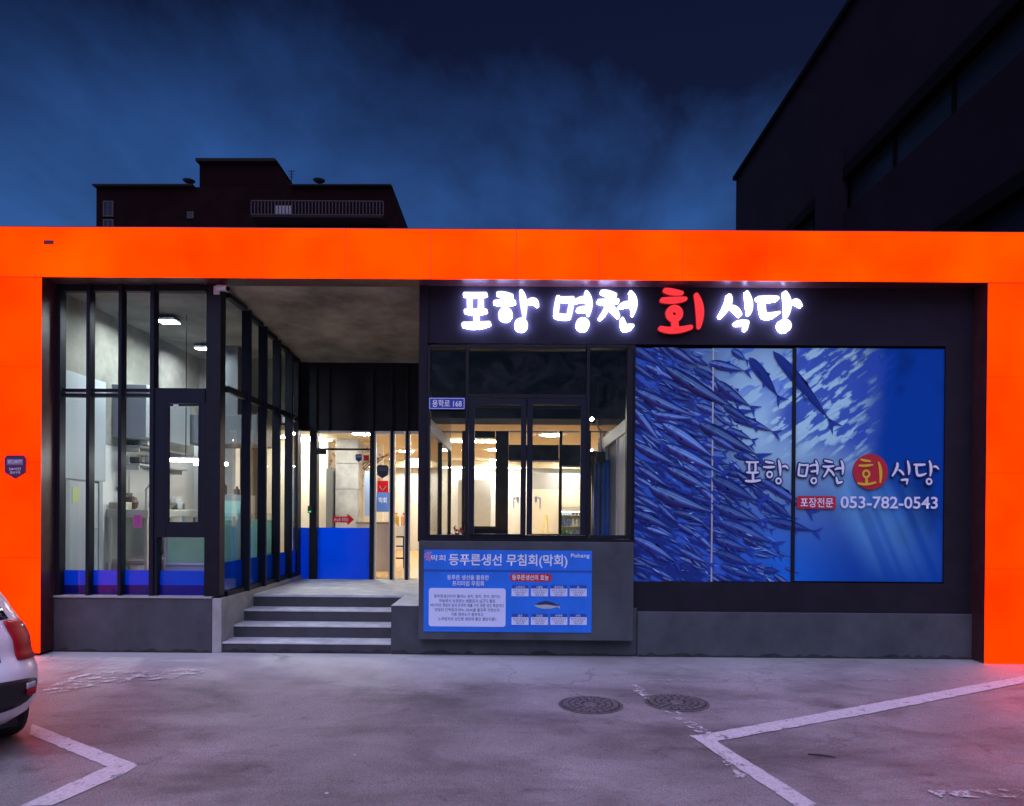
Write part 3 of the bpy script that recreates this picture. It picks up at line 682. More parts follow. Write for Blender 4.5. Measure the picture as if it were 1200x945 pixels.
# ================================================================== BRUSH LETTERING (shared by the lit sign and the mural)
def cr(ox, oy, s): return lambda pts: [(ox + x / s, oy + y / s) for x, y in pts]
c1, c2, c3, c4 = cr(530, 330, 8), cr(640, 330, 8), cr(755, 330, 12), cr(830, 330, 10)
def st(f, s, pts, ws): return ('s', f(pts), [w / s for w in ws])
def ci(f, s, c, r, h): return ('c', f([c])[0], r / s, h / s)
LET = [
 ('포', [st(c1, 8, [(118, 118), (215, 122), (310, 118)], [48, 54, 48]), st(c1, 8, [(166, 140), (162, 200), (166, 262)], [60, 62, 56]), st(c1, 8, [(264, 140), (268, 200), (262, 262)], [56, 66, 60]),
        st(c1, 8, [(126, 274), (215, 280), (312, 274)], [46, 62, 46]), st(c1, 8, [(223, 290), (228, 390)], [66, 70]), st(c1, 8, [(110, 402), (220, 408), (342, 392)], [58, 74, 52])]),
 ('항', [st(c1, 8, [(433, 112), (490, 122), (556, 132)], [50, 66, 44]), st(c1, 8, [(402, 192), (490, 196), (576, 190)], [48, 68, 52]), ci(c1, 8, (498, 307), 68, 6),
        st(c1, 8, [(646, 92), (668, 190), (674, 318)], [44, 80, 42]), st(c1, 8, [(712, 188), (765, 182), (800, 218)], [44, 72, 36]), ci(c1, 8, (645, 404), 64, 6)]),
 ('명', [st(c2, 8, [(112, 148), (100, 235), (92, 312)], [50, 62, 56]), st(c2, 8, [(98, 318), (160, 328), (214, 328)], [58, 62, 56]), st(c2, 8, [(248, 160), (232, 240), (216, 318)], [52, 62, 60]), st(c2, 8, [(118, 160), (180, 164), (248, 160)], [54, 56, 54]),
        st(c2, 8, [(378, 98), (404, 190), (400, 302)], [40, 74, 38]), st(c2, 8, [(284, 180), (340, 162), (390, 168)], [44, 58, 50]), st(c2, 8, [(304, 262), (350, 256), (395, 255)], [50, 62, 50]), ci(c2, 8, (344, 400), 65, 6)]),
 ('천', [st(c2, 8, [(526, 96), (580, 108), (648, 122)], [46, 66, 44]), st(c2, 8, [(498, 184), (580, 188), (668, 178)], [50, 64, 50]), st(c2, 8, [(585, 205), (560, 270), (508, 340)], [58, 64, 42]), st(c2, 8, [(600, 235), (640, 270), (675, 320)], [54, 66, 46]),
        st(c2, 8, [(794, 100), (824, 190), (815, 305)], [42, 78, 34]), st(c2, 8, [(698, 230), (750, 212), (800, 215)], [46, 66, 56]), st(c2, 8, [(716, 348), (726, 400), (738, 430)], [38, 66, 66]), st(c2, 8, [(735, 436), (780, 425), (810, 414)], [62, 68, 42])]),
 ('회', [st(c3, 12, [(302, 122), (400, 142), (530, 158)], [82, 104, 66]), st(c3, 12, [(262, 258), (430, 258), (580, 240)], [84, 104, 66]), ci(c3, 12, (428, 448), 121, 24), st(c3, 12, [(432, 545), (440, 640)], [112, 118]),
        st(c3, 12, [(238, 660), (430, 682), (655, 640)], [84, 104, 76]), st(c3, 12, [(735, 190), (785, 400), (770, 640)], [76, 132, 64])]),
 ('식', [st(c4, 10, [(248, 172), (232, 270), (148, 405)], [74, 96, 60]), st(c4, 10, [(285, 300), (330, 330), (372, 382)], [64, 84, 66]), st(c4, 10, [(456, 126), (487, 260), (480, 378)], [50, 92, 46]),
        st(c4, 10, [(334, 488), (400, 480), (455, 478)], [66, 78, 66]), st(c4, 10, [(452, 482), (440, 558)], [72, 52])]),
 ('당', [st(c4, 10, [(594, 196), (700, 200), (808, 194)], [64, 88, 66]), st(c4, 10, [(640, 215), (640, 300), (656, 380)], [76, 82, 80]), st(c4, 10, [(660, 394), (740, 396), (834, 362)], [80, 86, 42]),
        st(c4, 10, [(906, 130), (937, 260), (920, 408)], [54, 98, 44]), st(c4, 10, [(988, 240), (1040, 236), (1092, 284)], [44, 78, 36]), ci(c4, 10, (897, 516), 80, 6)]),
]
def smooth_stroke(pts, ws, n=10):
    ws = [w * .85 for w in ws]
    if len(pts) == 2: pts = [pts[0], ((pts[0][0] + pts[1][0]) / 2, (pts[0][1] + pts[1][1]) / 2), pts[1]]; ws = [ws[0], (ws[0] + ws[1]) / 2, ws[1]]
    o = []
    for i in range(n + 1):                         # parabola through three points
        t = i / n; a = 2 * (t - .5) * (t - 1); b = -4 * t * (t - 1); c = 2 * t * (t - .5)
        o.append((a * pts[0][0] + b * pts[1][0] + c * pts[2][0], a * pts[0][1] + b * pts[1][1] + c * pts[2][1], a * ws[0] + b * ws[1] + c * ws[2]))
    return o
def outline(o, grow=0.0):
    L, Rr = [], []
    n = len(o)
    for i, (x, y, w) in enumerate(o):
        a, b = o[max(i - 1, 0)], o[min(i + 1, n - 1)]
        dx_, dy_ = b[0] - a[0], b[1] - a[1]; l = math.hypot(dx_, dy_) or 1; nx, ny = -dy_ / l, dx_ / l; h = w / 2 + grow
        L.append((x + nx * h, y + ny * h)); Rr.append((x - nx * h, y - ny * h))
    def cap(c, p, q):                              # half circle round c from p to q
        a0 = math.atan2(p[1] - c[1], p[0] - c[0]); r = math.hypot(p[0] - c[0], p[1] - c[1])
        return [(c[0] + r * math.cos(a0 - math.pi * k / 7), c[1] + r * math.sin(a0 - math.pi * k / 7)) for k in range(1, 7)]
    return L + cap(o[-1][:2], L[-1], Rr[-1]) + Rr[::-1] + cap(o[0][:2], Rr[0], L[0])
def letter_mesh(shapes, tr, y0, y1, grow=0.0, wk=1.0, step=.0008):
    """tr maps sign pixels to (x, z); y0 front, y1 back; each stroke a hair proud of the one before"""
    mb = MB(); k = abs(tr(1, 0)[0] - tr(0, 0)[0])
    for i, s in enumerate(shapes):
        yy = y0 - step * i
        if s[0] == 's':
            pts = [tr(*p) for p in outline([(x, y, w * wk) for x, y, w in smooth_stroke(s[1], s[2])], grow)]
            mb.prism(pts, yy, y1 + step * i)
        else:
            (cx, cy), r, h = s[1], s[2], s[3]
            n = 22; ro = (r * (.5 + .5 * wk)) + grow; hi = max(h if wk == 1 else r * .42 - grow, .35)
            A = [tr(cx + ro * math.cos(2 * math.pi * q / n), cy + ro * math.sin(2 * math.pi * q / n)) for q in range(n)]
            H = [tr(cx + hi * math.cos(2 * math.pi * q / n), cy + hi * math.sin(2 * math.pi * q / n)) for q in range(n)]
            vs = [(x, yy, z) for x, z in A] + [(x, yy, z) for x, z in H] + [(x, y1 + step * i, z) for x, z in A] + [(x, y1 + step * i, z) for x, z in H]
            fs = []
            for q in range(n):
                w = (q + 1) % n
                fs += [(q, w, n + w, n + q), (2 * n + q, 3 * n + q, 3 * n + w, 2 * n + w), (q, 2 * n + q, 2 * n + w, w), (n + q, n + w, 3 * n + w, 3 * n + q)]
            mb.add(vs, fs)
    return mb
SG_ = thing('shop_sign', 'lit sign of brush style letters, white with one red, on black fascia', 'sign', P(740, 395, YF))
YS = YF - .075
def tr_sign(x, y):
    p = P(x, y, YS); return (p.x, p.z)
for ch, shp in LET:
    red = ch == '회'
    mb = letter_mesh(shp, tr_sign, YS, YS + .03)
    lo = mb.build('letter', M_letr if red else M_letw, SG_, recalc=True)
    if red: lo['label'] = 'red letter'
    rim = letter_mesh(shp, tr_sign, YS + .034, YF - .014, grow=.75 if red else -.2)
    rim.build('letter_return', mat('red_return', (.30, .01, .015), .4) if red else M_letside, lo)
    if red: pass

# ================================================================== FISH MURAL
YM = .295
MU = thing('fish_mural', 'blue window mural of a mackerel shoal with shop lettering and phone number', 'mural', P(925, 682, YM))
pans = [(743.8, 834), (835, 927.5), (931.5, 1106.8)]
PT0, PT1 = 408.5, 681.8
rngn = np.random.default_rng(3)
def vnoise(x, y, seed, oct=4):
    out = np.zeros_like(x); amp = 1.0; tot = 0
    for o in range(oct):
        rg = np.random.default_rng(seed + o); T = rg.random((64, 64))
        xi, yi = np.floor(x).astype(int), np.floor(y).astype(int); fx, fy = x - xi, y - yi
        fx = fx * fx * (3 - 2 * fx); fy = fy * fy * (3 - 2 * fy)
        g = lambda a, b: T[a % 64, b % 64]
        out += amp * ((g(xi, yi) * (1 - fx) + g(xi + 1, yi) * fx) * (1 - fy) + (g(xi, yi + 1) * (1 - fx) + g(xi + 1, yi + 1) * fx) * fy)
        tot += amp; amp *= .5; x = x * 2.03 + 11.3; y = y * 2.03 + 5.7
    return out / tot
def plin(r, g, b): return tuple(min(.9, c / k) for c, k in zip(lin(r, g, b), (.27, .24, .46)))
C_deep, C_mid, C_light, C_low, C_dark = [np.array(plin(*c)) for c in ((3, 34, 114), (40, 66, 175), (106, 130, 226), (6, 66, 172), (17, 22, 84))]
def sstep(a, b, x):
    if a > b: return 1 - sstep(b, a, x)
    t = np.clip((x - a) / (b - a), 0, 1); return t * t * (3 - 2 * t)
def mural_color(px, py):
    """the printed picture: pale water in the middle, deep blue at the side, rippled bait fish above, rays below"""
    col = np.empty(px.shape + (3,))
    wob = 14 * (vnoise(px / 40, py / 40, 50) - .5)
    d = np.sqrt(((px - 915 + wob) / 112) ** 2 + ((py - 478 + wob) / 92) ** 2)
    glow = np.exp(-(d ** 2) * .85)
    col[:] = C_deep
    low = sstep(560, 690, py) * (1 - sstep(880, 1010, px))
    col += (C_low - col) * (.85 * low)[..., None]
    col *= (1 - .35 * sstep(.5, .7, vnoise(px / 45, py / 60, 91, 4)) * sstep(960, 1000, px))[..., None]
    right = sstep(985, 1040, px + wob * .6)
    col += (C_light - col) * (glow * (1 - right) * 1.0).clip(0, 1)[..., None]
    # rippled shoal, running up to the upper side
    u = (px * .80 - py * .60); v = (px * .60 + py * .80)
    rp = vnoise(u / 20 + .9 * vnoise(px / 40, py / 40, 9), v / 4.6, 21, 4)
    area = sstep(905, 940, px + (py - 420) * .25) * (1 - sstep(1012, 1046, px + (py - 470) * .12 + wob)) * (1 - sstep(500, 556, py + (px - 960) * -.15 + wob * 2))
    darkm = sstep(.53, .49, rp) * area
    col += (np.array(plin(26, 44, 132)) - col) * (.92 * darkm)[..., None]
    ltm = sstep(.58, .61, rp) * area * (1 - right)
    col += (C_light - col) * (.85 * ltm)[..., None]
    a2 = sstep(840, 870, px) * (1 - sstep(930, 960, px)) * (1 - sstep(440, 500, py))
    col += (C_mid * .8 - col) * (.7 * sstep(.52, .58, vnoise(u / 30, v / 9, 77, 3)) * a2)[..., None]
    # slanting light shafts
    an = (px - 905) * 1.0 - (py - 470) * .42
    sh = vnoise(an / 13, np.zeros_like(an) + py / 400, 31, 2)
    sm = sstep(530, 590, py) * (1 - sstep(610, 700, py)) * sstep(915, 960, an + 905) * (1 - sstep(945, 1060, an + 905))
    col += (np.array(plin(70, 110, 230)) - col) * (sm * (.20 + .30 * sstep(.30, .75, sh)))[..., None]
    # darker tangle behind the big fish
    lf = (1 - sstep(815, 900, px + (py - 560) * -.28 + wob * 2))
    nn = vnoise((px * .9 + py * .45) / 20, (-px * .45 + py * .9) / 5, 5, 4)
    tang = C_dark + (C_mid * .62 - C_dark) * sstep(.44, .60, nn)[..., None]
    col += (tang - col) * (lf * .95)[..., None]
    return col
for i, (a, b) in enumerate(pans):
    nx, ny = int((b - a) * 1.5), int((PT1 - PT0) * 1.5)
    gx, gy = np.meshgrid(np.linspace(a, b, nx), np.linspace(PT0, PT1, ny))
    colr = mural_color(gx, gy)
    x0, x1, z0, z1 = rect(a, b, PT0, PT1, YM)
    X = np.linspace(x0, x1, nx); Z = np.linspace(z1, z0, ny)
    gX, gZ = np.meshgrid(X, Z)
    verts = np.stack([gX.ravel(), np.full(gX.size, YM), gZ.ravel()], 1)
    idx = np.arange(nx * ny).reshape(ny, nx)
    faces = np.stack([idx[:-1, :-1], idx[1:, :-1], idx[1:, 1:], idx[:-1, 1:]], -1).reshape(-1, 4)
    c = np.array([(x0 + x1) / 2, YM, z0])
    me = bpy.data.meshes.new('mural_panel'); me.from_pydata((verts - c).tolist(), [], faces.tolist())
    at = me.color_attributes.new('Col', 'FLOAT_COLOR', 'POINT')
    at.data.foreach_set('color', np.concatenate([colr.reshape(-1, 3), np.ones((nx * ny, 1))], 1).astype(np.float32).ravel())
    me.materials.append(vcol('mural_print', .42))
    o = bpy.data.objects.new('mural_panel', me); COL.objects.link(o); put(o, c, MU)
    MB().box(x0, x1, YM + .002, YM + .03, z0, z1).build('backing_board', M_black, MU)
x0, x1, z0, z1 = rect(834, 835, PT0, PT1, YM); MB().box(x0 - .004, x1 + .004, YM - .012, YM + .02, z0, z1).build('divider', M_silver, MU)
x0, x1, z0, z1 = rect(927.5, 931.5, PT0, PT1, YM); MB().box(x0, x1, YM - .02, YM + .02, z0, z1).build('divider', M_black, MU)

def fish(mb, h, t, w, tail=True, shade=0.0, fins=True, lay=0):
    """one printed fish as a flat coloured shape; h, t head and tail end in photo pixels, w body depth"""
    h, t = np.array(h, float), np.array(t, float); L = np.linalg.norm(t - h); d = (t - h) / L; n = np.array([d[1], -d[0]])     # n: towards its back
    if n[1] > 0: n = -n
    N = 14; rows = [-1, -.72, -.35, -.05, .12, .26, .42, .62, .82, 1]
    cols = [(32, 24, 80), (32, 24, 84), (40, 38, 112), (62, 82, 190), (96, 120, 232), (42, 60, 160), (84, 108, 218), (30, 46, 134), (20, 30, 98), (12, 18, 74)]
    dk = np.array(plin(15, 26, 92)); vs = []; cs = []; fs = []
    bend = random.uniform(-.03, .03) * L; dim = random.uniform(.45, 1.0)
    for i in range(N + 1):
        s = i / N; prof = (math.sin(math.pi * min(1, s / .92) ** .72) ** .80) * (1 - .12 * s) if s < .92 else 0
        prof = max(prof, .10 if s > .1 else .0) * w / 2
        c = h + d * L * s + n * bend * math.sin(math.pi * s)
        for k, r in enumerate(rows):
            vs.append(c + n * prof * r)
            base = np.array(plin(*cols[k])); f = shade + (.35 * max(0, s - .6) / .4)
            base = base * dim
            if .17 < s < .26: base = base * .7
            cs.append(tuple(base * (1 - min(f, .95)) + dk * min(f, .95)))
    m = len(rows)
    for i in range(N):
        for k in range(m - 1): fs.append((i * m + k, i * m + k + 1, (i + 1) * m + k + 1, (i + 1) * m + k))
    def poly(pts, c):
        o = len(vs); vs.extend(pts); cs.extend([c] * len(pts)); fs.append(tuple(range(o, o + len(pts))))
    dkc = tuple(np.array(plin(24, 36, 118)) * .95); T = h + d * L
    if tail:
        tl = L * .10 + w * .32
        poly([T - d * tl * .4 + n * w * .05, T + d * tl * .9 + n * w * .62, T + d * tl * .25], dkc); poly([T - d * tl * .4 - n * w * .05, T + d * tl * .25, T + d * tl * .9 - n * w * .62], dkc)
    if fins:
        a = h + d * L * .42 + n * w * .44; poly([a, a + d * L * .09 + n * w * .22, a + d * L * .13 - n * w * .05], dkc)
        a = h + d * L * .55 - n * w * .40; poly([a, a + d * L * .10 + n * w * .06, a + d * L * .09 - n * w * .20], dkc)
        a = h + d * L * .10 + n * w * .12; e = w * .055; poly([a + np.array((e * math.cos(q * 1.05), e * math.sin(q * 1.05))) for q in range(6)], (.005, .006, .03))
        a = h + d * L * .27 - n * w * .05; poly([a, a + d * L * .14 - n * w * .10, a + d * L * .12 - n * w * .19], dkc)
    yy = YM - .0012 - .00005 * lay
    pts3 = []
    for v in vs:
        p = P(v[0], v[1], YM); pts3.append((p.x, yy, p.z))
    mb.add(pts3, fs, [tuple(map(float, c)) for c in cs])
fm = MB(); lay = 0; rf = random.Random(11)
def ok_zone(x, y): return x < 832 + max(-20, min(95, (y - 420) * .42))
for k in range(300):                                # the tangle of smaller fish behind
    x, y = rf.uniform(742, 935), rf.uniform(408, 690)
    if not ok_zone(x, y): continue
    L = rf.uniform(13, 46) * (0.75 if y > 610 else 1); a = R(rf.gauss(27, 8)); w = L * rf.uniform(.20, .28)
    fish(fm, (x - L / 2 * math.cos(a), y - L / 2 * math.sin(a)), (x + L / 2 * math.cos(a), y + L / 2 * math.sin(a)), w, True, rf.uniform(.0, .75), L > 34, lay); lay += 1
c5, c6 = cr(740, 405, 6), cr(740, 545, 6)
for k in range(120):                                # glints between the bodies
    x, y = rf.uniform(744, 905), rf.uniform(410, 682)
    if not ok_zone(x - 12, y): continue
    L = rf.uniform(4, 14); a = R(rf.gauss(28, 14)); w = rf.uniform(.6, 1.6); n_ = 6; vs_ = []
    for sd_ in (1, -1):
        for q in range(n_ + 1):
            f = q / n_ if sd_ > 0 else 1 - q / n_; h_ = math.sin(math.pi * f) * w * sd_ * .5; l_ = (f - .5) * L
            vs_.append((x + l_ * math.cos(a) - h_ * math.sin(a), y + l_ * math.sin(a) + h_ * math.cos(a)))
    pp = [P(v[0], v[1], YM) for v in vs_]; tone = plin(*rf.choice([(80, 104, 212), (58, 84, 190), (22, 30, 105), (22, 30, 105)]))
    fm.add([(p.x, YM - .0012 - .00005 * (lay + 40 if k % 3 else 5), p.z) for p in pp], [tuple(range(len(pp)))], [tone] * len(pp))
big = [(c5, (230, 150), (770, 470), 120, 1, 0), (c5, (20, 310), (480, 510), 100, 1, .1), (c5, (150, 480), (460, 515), 70, 1, .2), (c5, (10, 440), (215, 700), 80, 1, .15), (c5, (690, 490), (1010, 615), 80, 1, .35),
       (c5, (470, 545), (900, 780), 120, 1, .1), (c5, (215, 550), (590, 800), 115, 1, 0), (c5, (540, 120), (810, 185), 80, 1, .25), (c5, (825, 85), (1035, 370), 90, 1, .95), (c5, (990, 40), (1400, 540), 92, 1, .95),
       (c5, (590, 250), (850, 440), 90, 1, .35), (c5, (250, 10), (470, 150), 80, 0, .1), (c5, (700, 30), (810, 110), 60, 1, .6), (c5, (20, 690), (330, 850), 90, 1, .1), (c5, (240, 700), (640, 900), 110, 1, 0),
       (c5, (560, 640), (760, 760), 70, 1, .4), (c5, (640, 420), (860, 560), 70, 1, .5),
       (c6, (120, 150), (590, 340), 130, 1, .05), (c6, (250, 20), (580, 200), 100, 1, .1), (c6, (560, 90), (890, 260), 125, 1, .45), (c6, (580, 280), (900, 400), 100, 1, .45), (c6, (620, 395), (1010, 560), 105, 1, .6),
       (c6, (950, 385), (1290, 470), 85, 1, .72), (c6, (590, 520), (830, 600), 85, 1, .6), (c6, (590, 610), (860, 710), 90, 1, .65), (c6, (10, 330), (290, 460), 85, 1, .35), (c6, (10, 510), (320, 690), 90, 1, .4),
       (c6, (925, 735), (1045, 745), 58, 0, .85), (c6, (900, 100), (1250, 330), 85, 1, .6), (c6, (980, 255), (1130, 380), 60, 1, .7), (c6, (330, 590), (560, 700), 60, 1, .5), (c6, (620, 700), (900, 800), 70, 1, .7)]
for f, h, t, w, tl, sh in big:
    fish(fm, f([h])[0], f([t])[0], w / 6.9, bool(tl), sh, True, lay); lay += 1
fo = fm.build('fish_print', vcol('mural_print', .42), MU, colors=True, recalc=False); fo['kind'] = 'stuff'
bm = bmesh.new(); bm.from_mesh(fo.data)             # trim the shoal to the panel's edges
off = Vector(WP[fo.name]); x0, x1, z0, z1 = rect(743.8, 1106.8, PT0, PT1, YM)
for co, no in (((x0, 0, 0), (-1, 0, 0)), ((x1, 0, 0), (1, 0, 0)), ((0, 0, z0), (0, 0, -1)), ((0, 0, z1), (0, 0, 1))):
    bmesh.ops.bisect_plane(bm, geom=bm.verts[:] + bm.edges[:] + bm.faces[:], plane_co=Vector(co) - off, plane_no=no, clear_outer=True)
bm.to_mesh(fo.data); bm.free()
# mural lettering
YL = YM - .026
def tr_mur(x, y):
    p = P(872.5 + (x - 541) * .5705, 537.5 + (y - 338) * .62, YL); return (p.x, p.z)
cxm, czm = P(1020.5, 553, YL).x, P(1020.5, 553, YL).z
MB().prism([(cxm + .205 * math.cos(2 * math.pi * k / 40), czm + .212 * math.sin(2 * math.pi * k / 40)) for k in range(40)], YL + .004, YM - .001).build('red_disc', M_red, MU)
M_lav = mat('lavender_print', (.80, .80, .90), .5); M_navy = mat('navy_outline', (.004, .012, .10), .6); M_gold = mat('gold_print', (.85, .50, .03), .5)
for ch, shp in LET:
    red = ch == '회'
    lo = letter_mesh(shp, tr_mur, YL - .004, YL - .001, wk=.66, step=.0004).build('letter', M_gold if red else M_lav, MU)
    if not red: letter_mesh(shp, tr_mur, YL + .004, YL + .006, wk=.66, grow=2.6, step=.0004).build('letter_outline', M_navy, lo)
prr(934, 979.5, 581.5, 596.5, YL + .002, .002, 2.5, 'red_tag', M_red, MU)
ptext('포장전문', 938, 976.5, 583.5, 594.8, YL - .002, 'lettering', M_lav, MU, bold=.012)
ptext('053-782-0543', 985, 1099, 582, 596.3, YL - .002, 'lettering', M_lav, MU, bold=.016)

# ================================================================== INFORMATION BANNER
YN = .112
BN = thing('information_banner', 'blue printed banner of fish facts fixed below the bay window', 'banner', P(595, 741, YN))
pb(496.5, 693.5, 645, 741, YN, .007, 'banner_sheet', M_bluep, BN)
pb(496.7, 693.3, 668.2, 670.6, YN - .002, .0015, 'header_rule', M_bluepd, BN)
yt = YN - .003
ptext('등푸른생선 무침회(막회)', 526, 665, 649.5, 665.5, yt, 'lettering', M_wprint, BN, bold=.018)
ptext('Pohang', 669, 691, 649, 655, yt, 'lettering', M_wprint, BN, bold=.012)
ptext('막회', 505, 522, 650.5, 657.5, yt - .001, 'lettering', M_wprint, BN, bold=.014)
em = MB(); pc = P(503, 652, yt)
for k in range(7):
    a = R(60 + k * 40); b = R(60 + k * 40 + 26)
    em.sheet([(pc.x, yt, pc.z), (pc.x + .055 * math.cos(a), yt, pc.z + .05 * math.sin(a)), (pc.x + .062 * math.cos((a + b) / 2), yt, pc.z + .06 * math.sin((a + b) / 2)), (pc.x + .055 * math.cos(b), yt, pc.z + .05 * math.sin(b))])
em.build('emblem', mat('pink_print', (.62, .25, .42), .5), BN)
ptext('등푸른 생선을 활용한', 524, 573, 674, 679.8, yt, 'lettering', M_wprint, BN, bold=.012)
ptext('프리미엄 무침회', 530, 567, 681, 687, yt, 'lettering', M_wprint, BN, bold=.012)
prr(502.5, 592.5, 689.5, 734.5, yt, .0015, 3, 'white_card', mat('pale_card', (.68, .72, .92), .5), BN)
body = ['등푸른생선이라 불리는 꽁치, 참치, 전어, 방어는', '하늘에서 보호받는 생활권과 심근다 물로', '바다색과 햇빛의 등과 은색의 배를 가진 푸른 생선 특징이다', '양질의 단백질과 EPA, DHA를 불포화 지방산과', '각종 영양소가 풍부하고', '노화방지와 성인병 예방에 좋은 웰빙식품!!']
wid = [78, 66, 86, 76, 38, 68]
for i, (s_, w_) in enumerate(zip(body, wid)):
    y = 697 + i * 5.3; ptext(s_, 547.5 - w_ / 2, 547.5 + w_ / 2, y, y + 4.2, yt - .001, 'lettering', M_darkprint, BN, bold=.004)
prr(597.5, 646.5, 672.5, 681.5, yt, .0015, 3.5, 'red_tag', M_red, BN)
ptext('등푸른생선의 효능', 600, 643, 673.8, 680.2, yt - .001, 'lettering', M_wprint, BN, bold=.014)
heads = ['노화방지', '고혈압', '피부미용', '암', '혈관', '간질환', '면역력', '비만']
M_card = MATS['pale_card']
for i in range(8):
    cx_ = 609.5 + (i % 4) * 22.7; cy_ = 686 if i < 4 else 719.5
    prr(cx_ - 9.5, cx_ + 9.5, cy_, cy_ + 5, yt, .001, 1.2, 'card_head', M_bluepd, BN)
    pb(cx_ - 10, cx_ + 10, cy_ + 4, cy_ + 13, yt - .0015, .001, 'card', M_card, BN)
    wv = len(heads[i]) * 2.6; ptext(heads[i], cx_ - wv / 2, cx_ + wv / 2, cy_ + .8, cy_ + 3.6, yt - .002, 'lettering', M_wprint, BN, bold=.006)
    for k, s_ in enumerate(('풍부한 영양소로', '건강에 좋은', '예방 효과')): 
        wv = (17, 13, 10)[k]; ptext(s_, cx_ - wv / 2, cx_ + wv / 2, cy_ + 5.0 + k * 2.6, cy_ + 7.1 + k * 2.6, yt - .003, 'lettering', M_darkprint, BN)
ff = MB()
def flat(pts, m, nm, yy): 
    q = [P(x, y, yy) for x, y in pts]; return MB().sheet([(p.x, yy, p.z) for p in q]).build(nm, m, BN)
flat([(626, 710), (632, 706), (640, 704.5), (648, 706.5), (654, 709.5), (657, 706), (655.5, 710.5), (656.5, 714), (653, 711.5), (646, 713.5), (636, 713.5), (630, 712)], mat('fish_silver', (.45, .48, .5), .4), 'fish_drawing', yt)
flat([(627, 709), (632, 706), (640, 704.3), (648, 706.3), (654, 709.4), (657, 705.8), (655, 710.5), (650, 710), (640, 708.6), (632, 709.2)], M_darkprint, 'fish_drawing', yt - .001)

# ================================================================== SMALL SIGNS
def plate(name, label, cat, r, Y, m, rpx=1.0, dep=.012, group=None):
    x0, x1, z0, z1 = rect(*r, Y); t = thing(name, label, cat, ((x0 + x1) / 2, Y, z0), group)
    return t, prr(*r, Y, dep, rpx, 'plate', m, t)
M_rb = mat('road_blue', (.012, .04, .34), .4)
t, _ = plate('address_plate', 'blue road name plate reading 168 on the bay window frame', 'address plate', (502.5, 545, 466, 480), YB - .02, M_rb, 1.0, .018)
xx = rect(502.5, 545, 466, 480, YB - .021)
fr_ = MB(); a, b, c, d = xx
for q in ((a + .008, b - .008, c + .008, c + .014), (a + .008, b - .008, d - .014, d - .008), (a + .008, a + .014, c + .014, d - .014), (b - .014, b - .008, c + .014, d - .014)): fr_.box(q[0], q[1], YB - .0225, YB - .0205, q[2], q[3])
fr_.build('white_border', M_wprint, t)
ptext('용학로 168', 506.5, 541, 468.7, 477.3, YB - .0235, 'lettering', M_wprint, t, bold=.012)
def shield(name, label, cx, cy, w, h, Y, m, m2, lines=(), group=None):
    c = P(cx, cy + h / 2, Y); t = thing(name, label, 'sticker' if name != 'security_plaque' else 'plaque', c, group)
    pts = [(cx - w / 2, cy - h * .36), (cx - w * .38, cy - h / 2), (cx + w * .38, cy - h / 2), (cx + w / 2, cy - h * .36), (cx + w * .48, cy + h * .24), (cx, cy + h / 2), (cx - w * .48, cy + h * .24)]
    q = [P(x, y, Y) for x, y in pts]
    MB().prism([(p.x, p.z) for p in q], Y, Y + (.02 if name == 'security_plaque' else .002)).build('shield', m, t)
    pts = [(cx - w * .38, cy - h * .34), (cx + w * .38, cy - h * .34), (cx + w * .38, cy - h * .08), (cx - w * .38, cy - h * .08)]
    q = [P(x, y, Y - .002) for x, y in pts]; MB().prism([(p.x, p.z) for p in q], Y - .002, Y - .0004).build('band', m2, t)
    for s_, y, wv, hv in lines: ptext(s_, cx - wv / 2, cx + wv / 2, cy + y, cy + y + hv, Y - .004, 'lettering', M_wprint, t, bold=.01)
    return t
shield('security_plaque', 'maroon shield shaped security plaque on the orange pillar', 17.5, 547.5, 25, 28, -.022, mat('plaque_maroon', (.10, .012, .07), .4), mat('plaque_band', (.20, .13, .26), .4), (('SECURITY', -8.2, 17, 4), ('24시간', .5, 14, 3.5), ('경비구역', 5, 12, 3.2)))
shield('window_sticker', 'dark navy shield sticker on narrow pane beside the glass door', 448.3, 553, 13.5, 15.5, YE - .0, mat('sticker_navy', (.012, .014, .05), .4), mat('sticker_grey', (.05, .06, .12), .4))
shield('window_sticker', 'small blue shield sticker high on the glass door', 420.3, 537, 7.5, 9, YE + .02, film('sticker_blue', (.05, .08, .38), .6), mat('sticker_pale', (.3, .34, .5), .4))
t, _ = plate('window_sticker', 'bright red square sticker below the navy shield on narrow pane', 'sticker', (442, 455, 563.5, 577.5), YE - .002, film('sticker_red', (.92, .012, .03), .6), .8, .002)
q = [P(x, y, YE - .004) for x, y in ((444.5, 569), (448.5, 574), (452.5, 569), (452.5, 570.5), (448.5, 575.5), (444.5, 570.5))]
MB().sheet([(p.x, YE - .004, p.z) for p in q]).build('mark', M_wprint, t)
plate('window_sticker', 'tiny dark red rectangular sticker at the glass door edge', 'sticker', (426, 432.6, 533.5, 540), YE + .02, film('sticker_dred', (.5, .01, .03), .6), .5, .002)
t = thing('arrow_sticker', 'red arrow sticker with white lettering on the glass door', 'sticker', P(402, 615, YE + .02))
q = [P(x, y, YE + .02) for x, y in ((390, 605.5), (407, 605.5), (407, 602), (415, 609), (407, 616), (407, 612.5), (390, 612.5))]
MB().prism([(p.x, p.z) for p in q], YE + .02, YE + .023).build('arrow', film('arrow_red', (.62, .012, .04), .6), t)
ptext('손님용 화장실', 391.5, 408, 607, 611.2, YE + .018, 'lettering', M_wprint, t, bold=.01)

plate('beam_tag', 'tiny dark red tag stuck on the orange beam near its west end', 'tag', (51, 63, 281.5, 286.5), -.004, mat('tag_red', (.12, .006, .006), .6), .6, .0035)
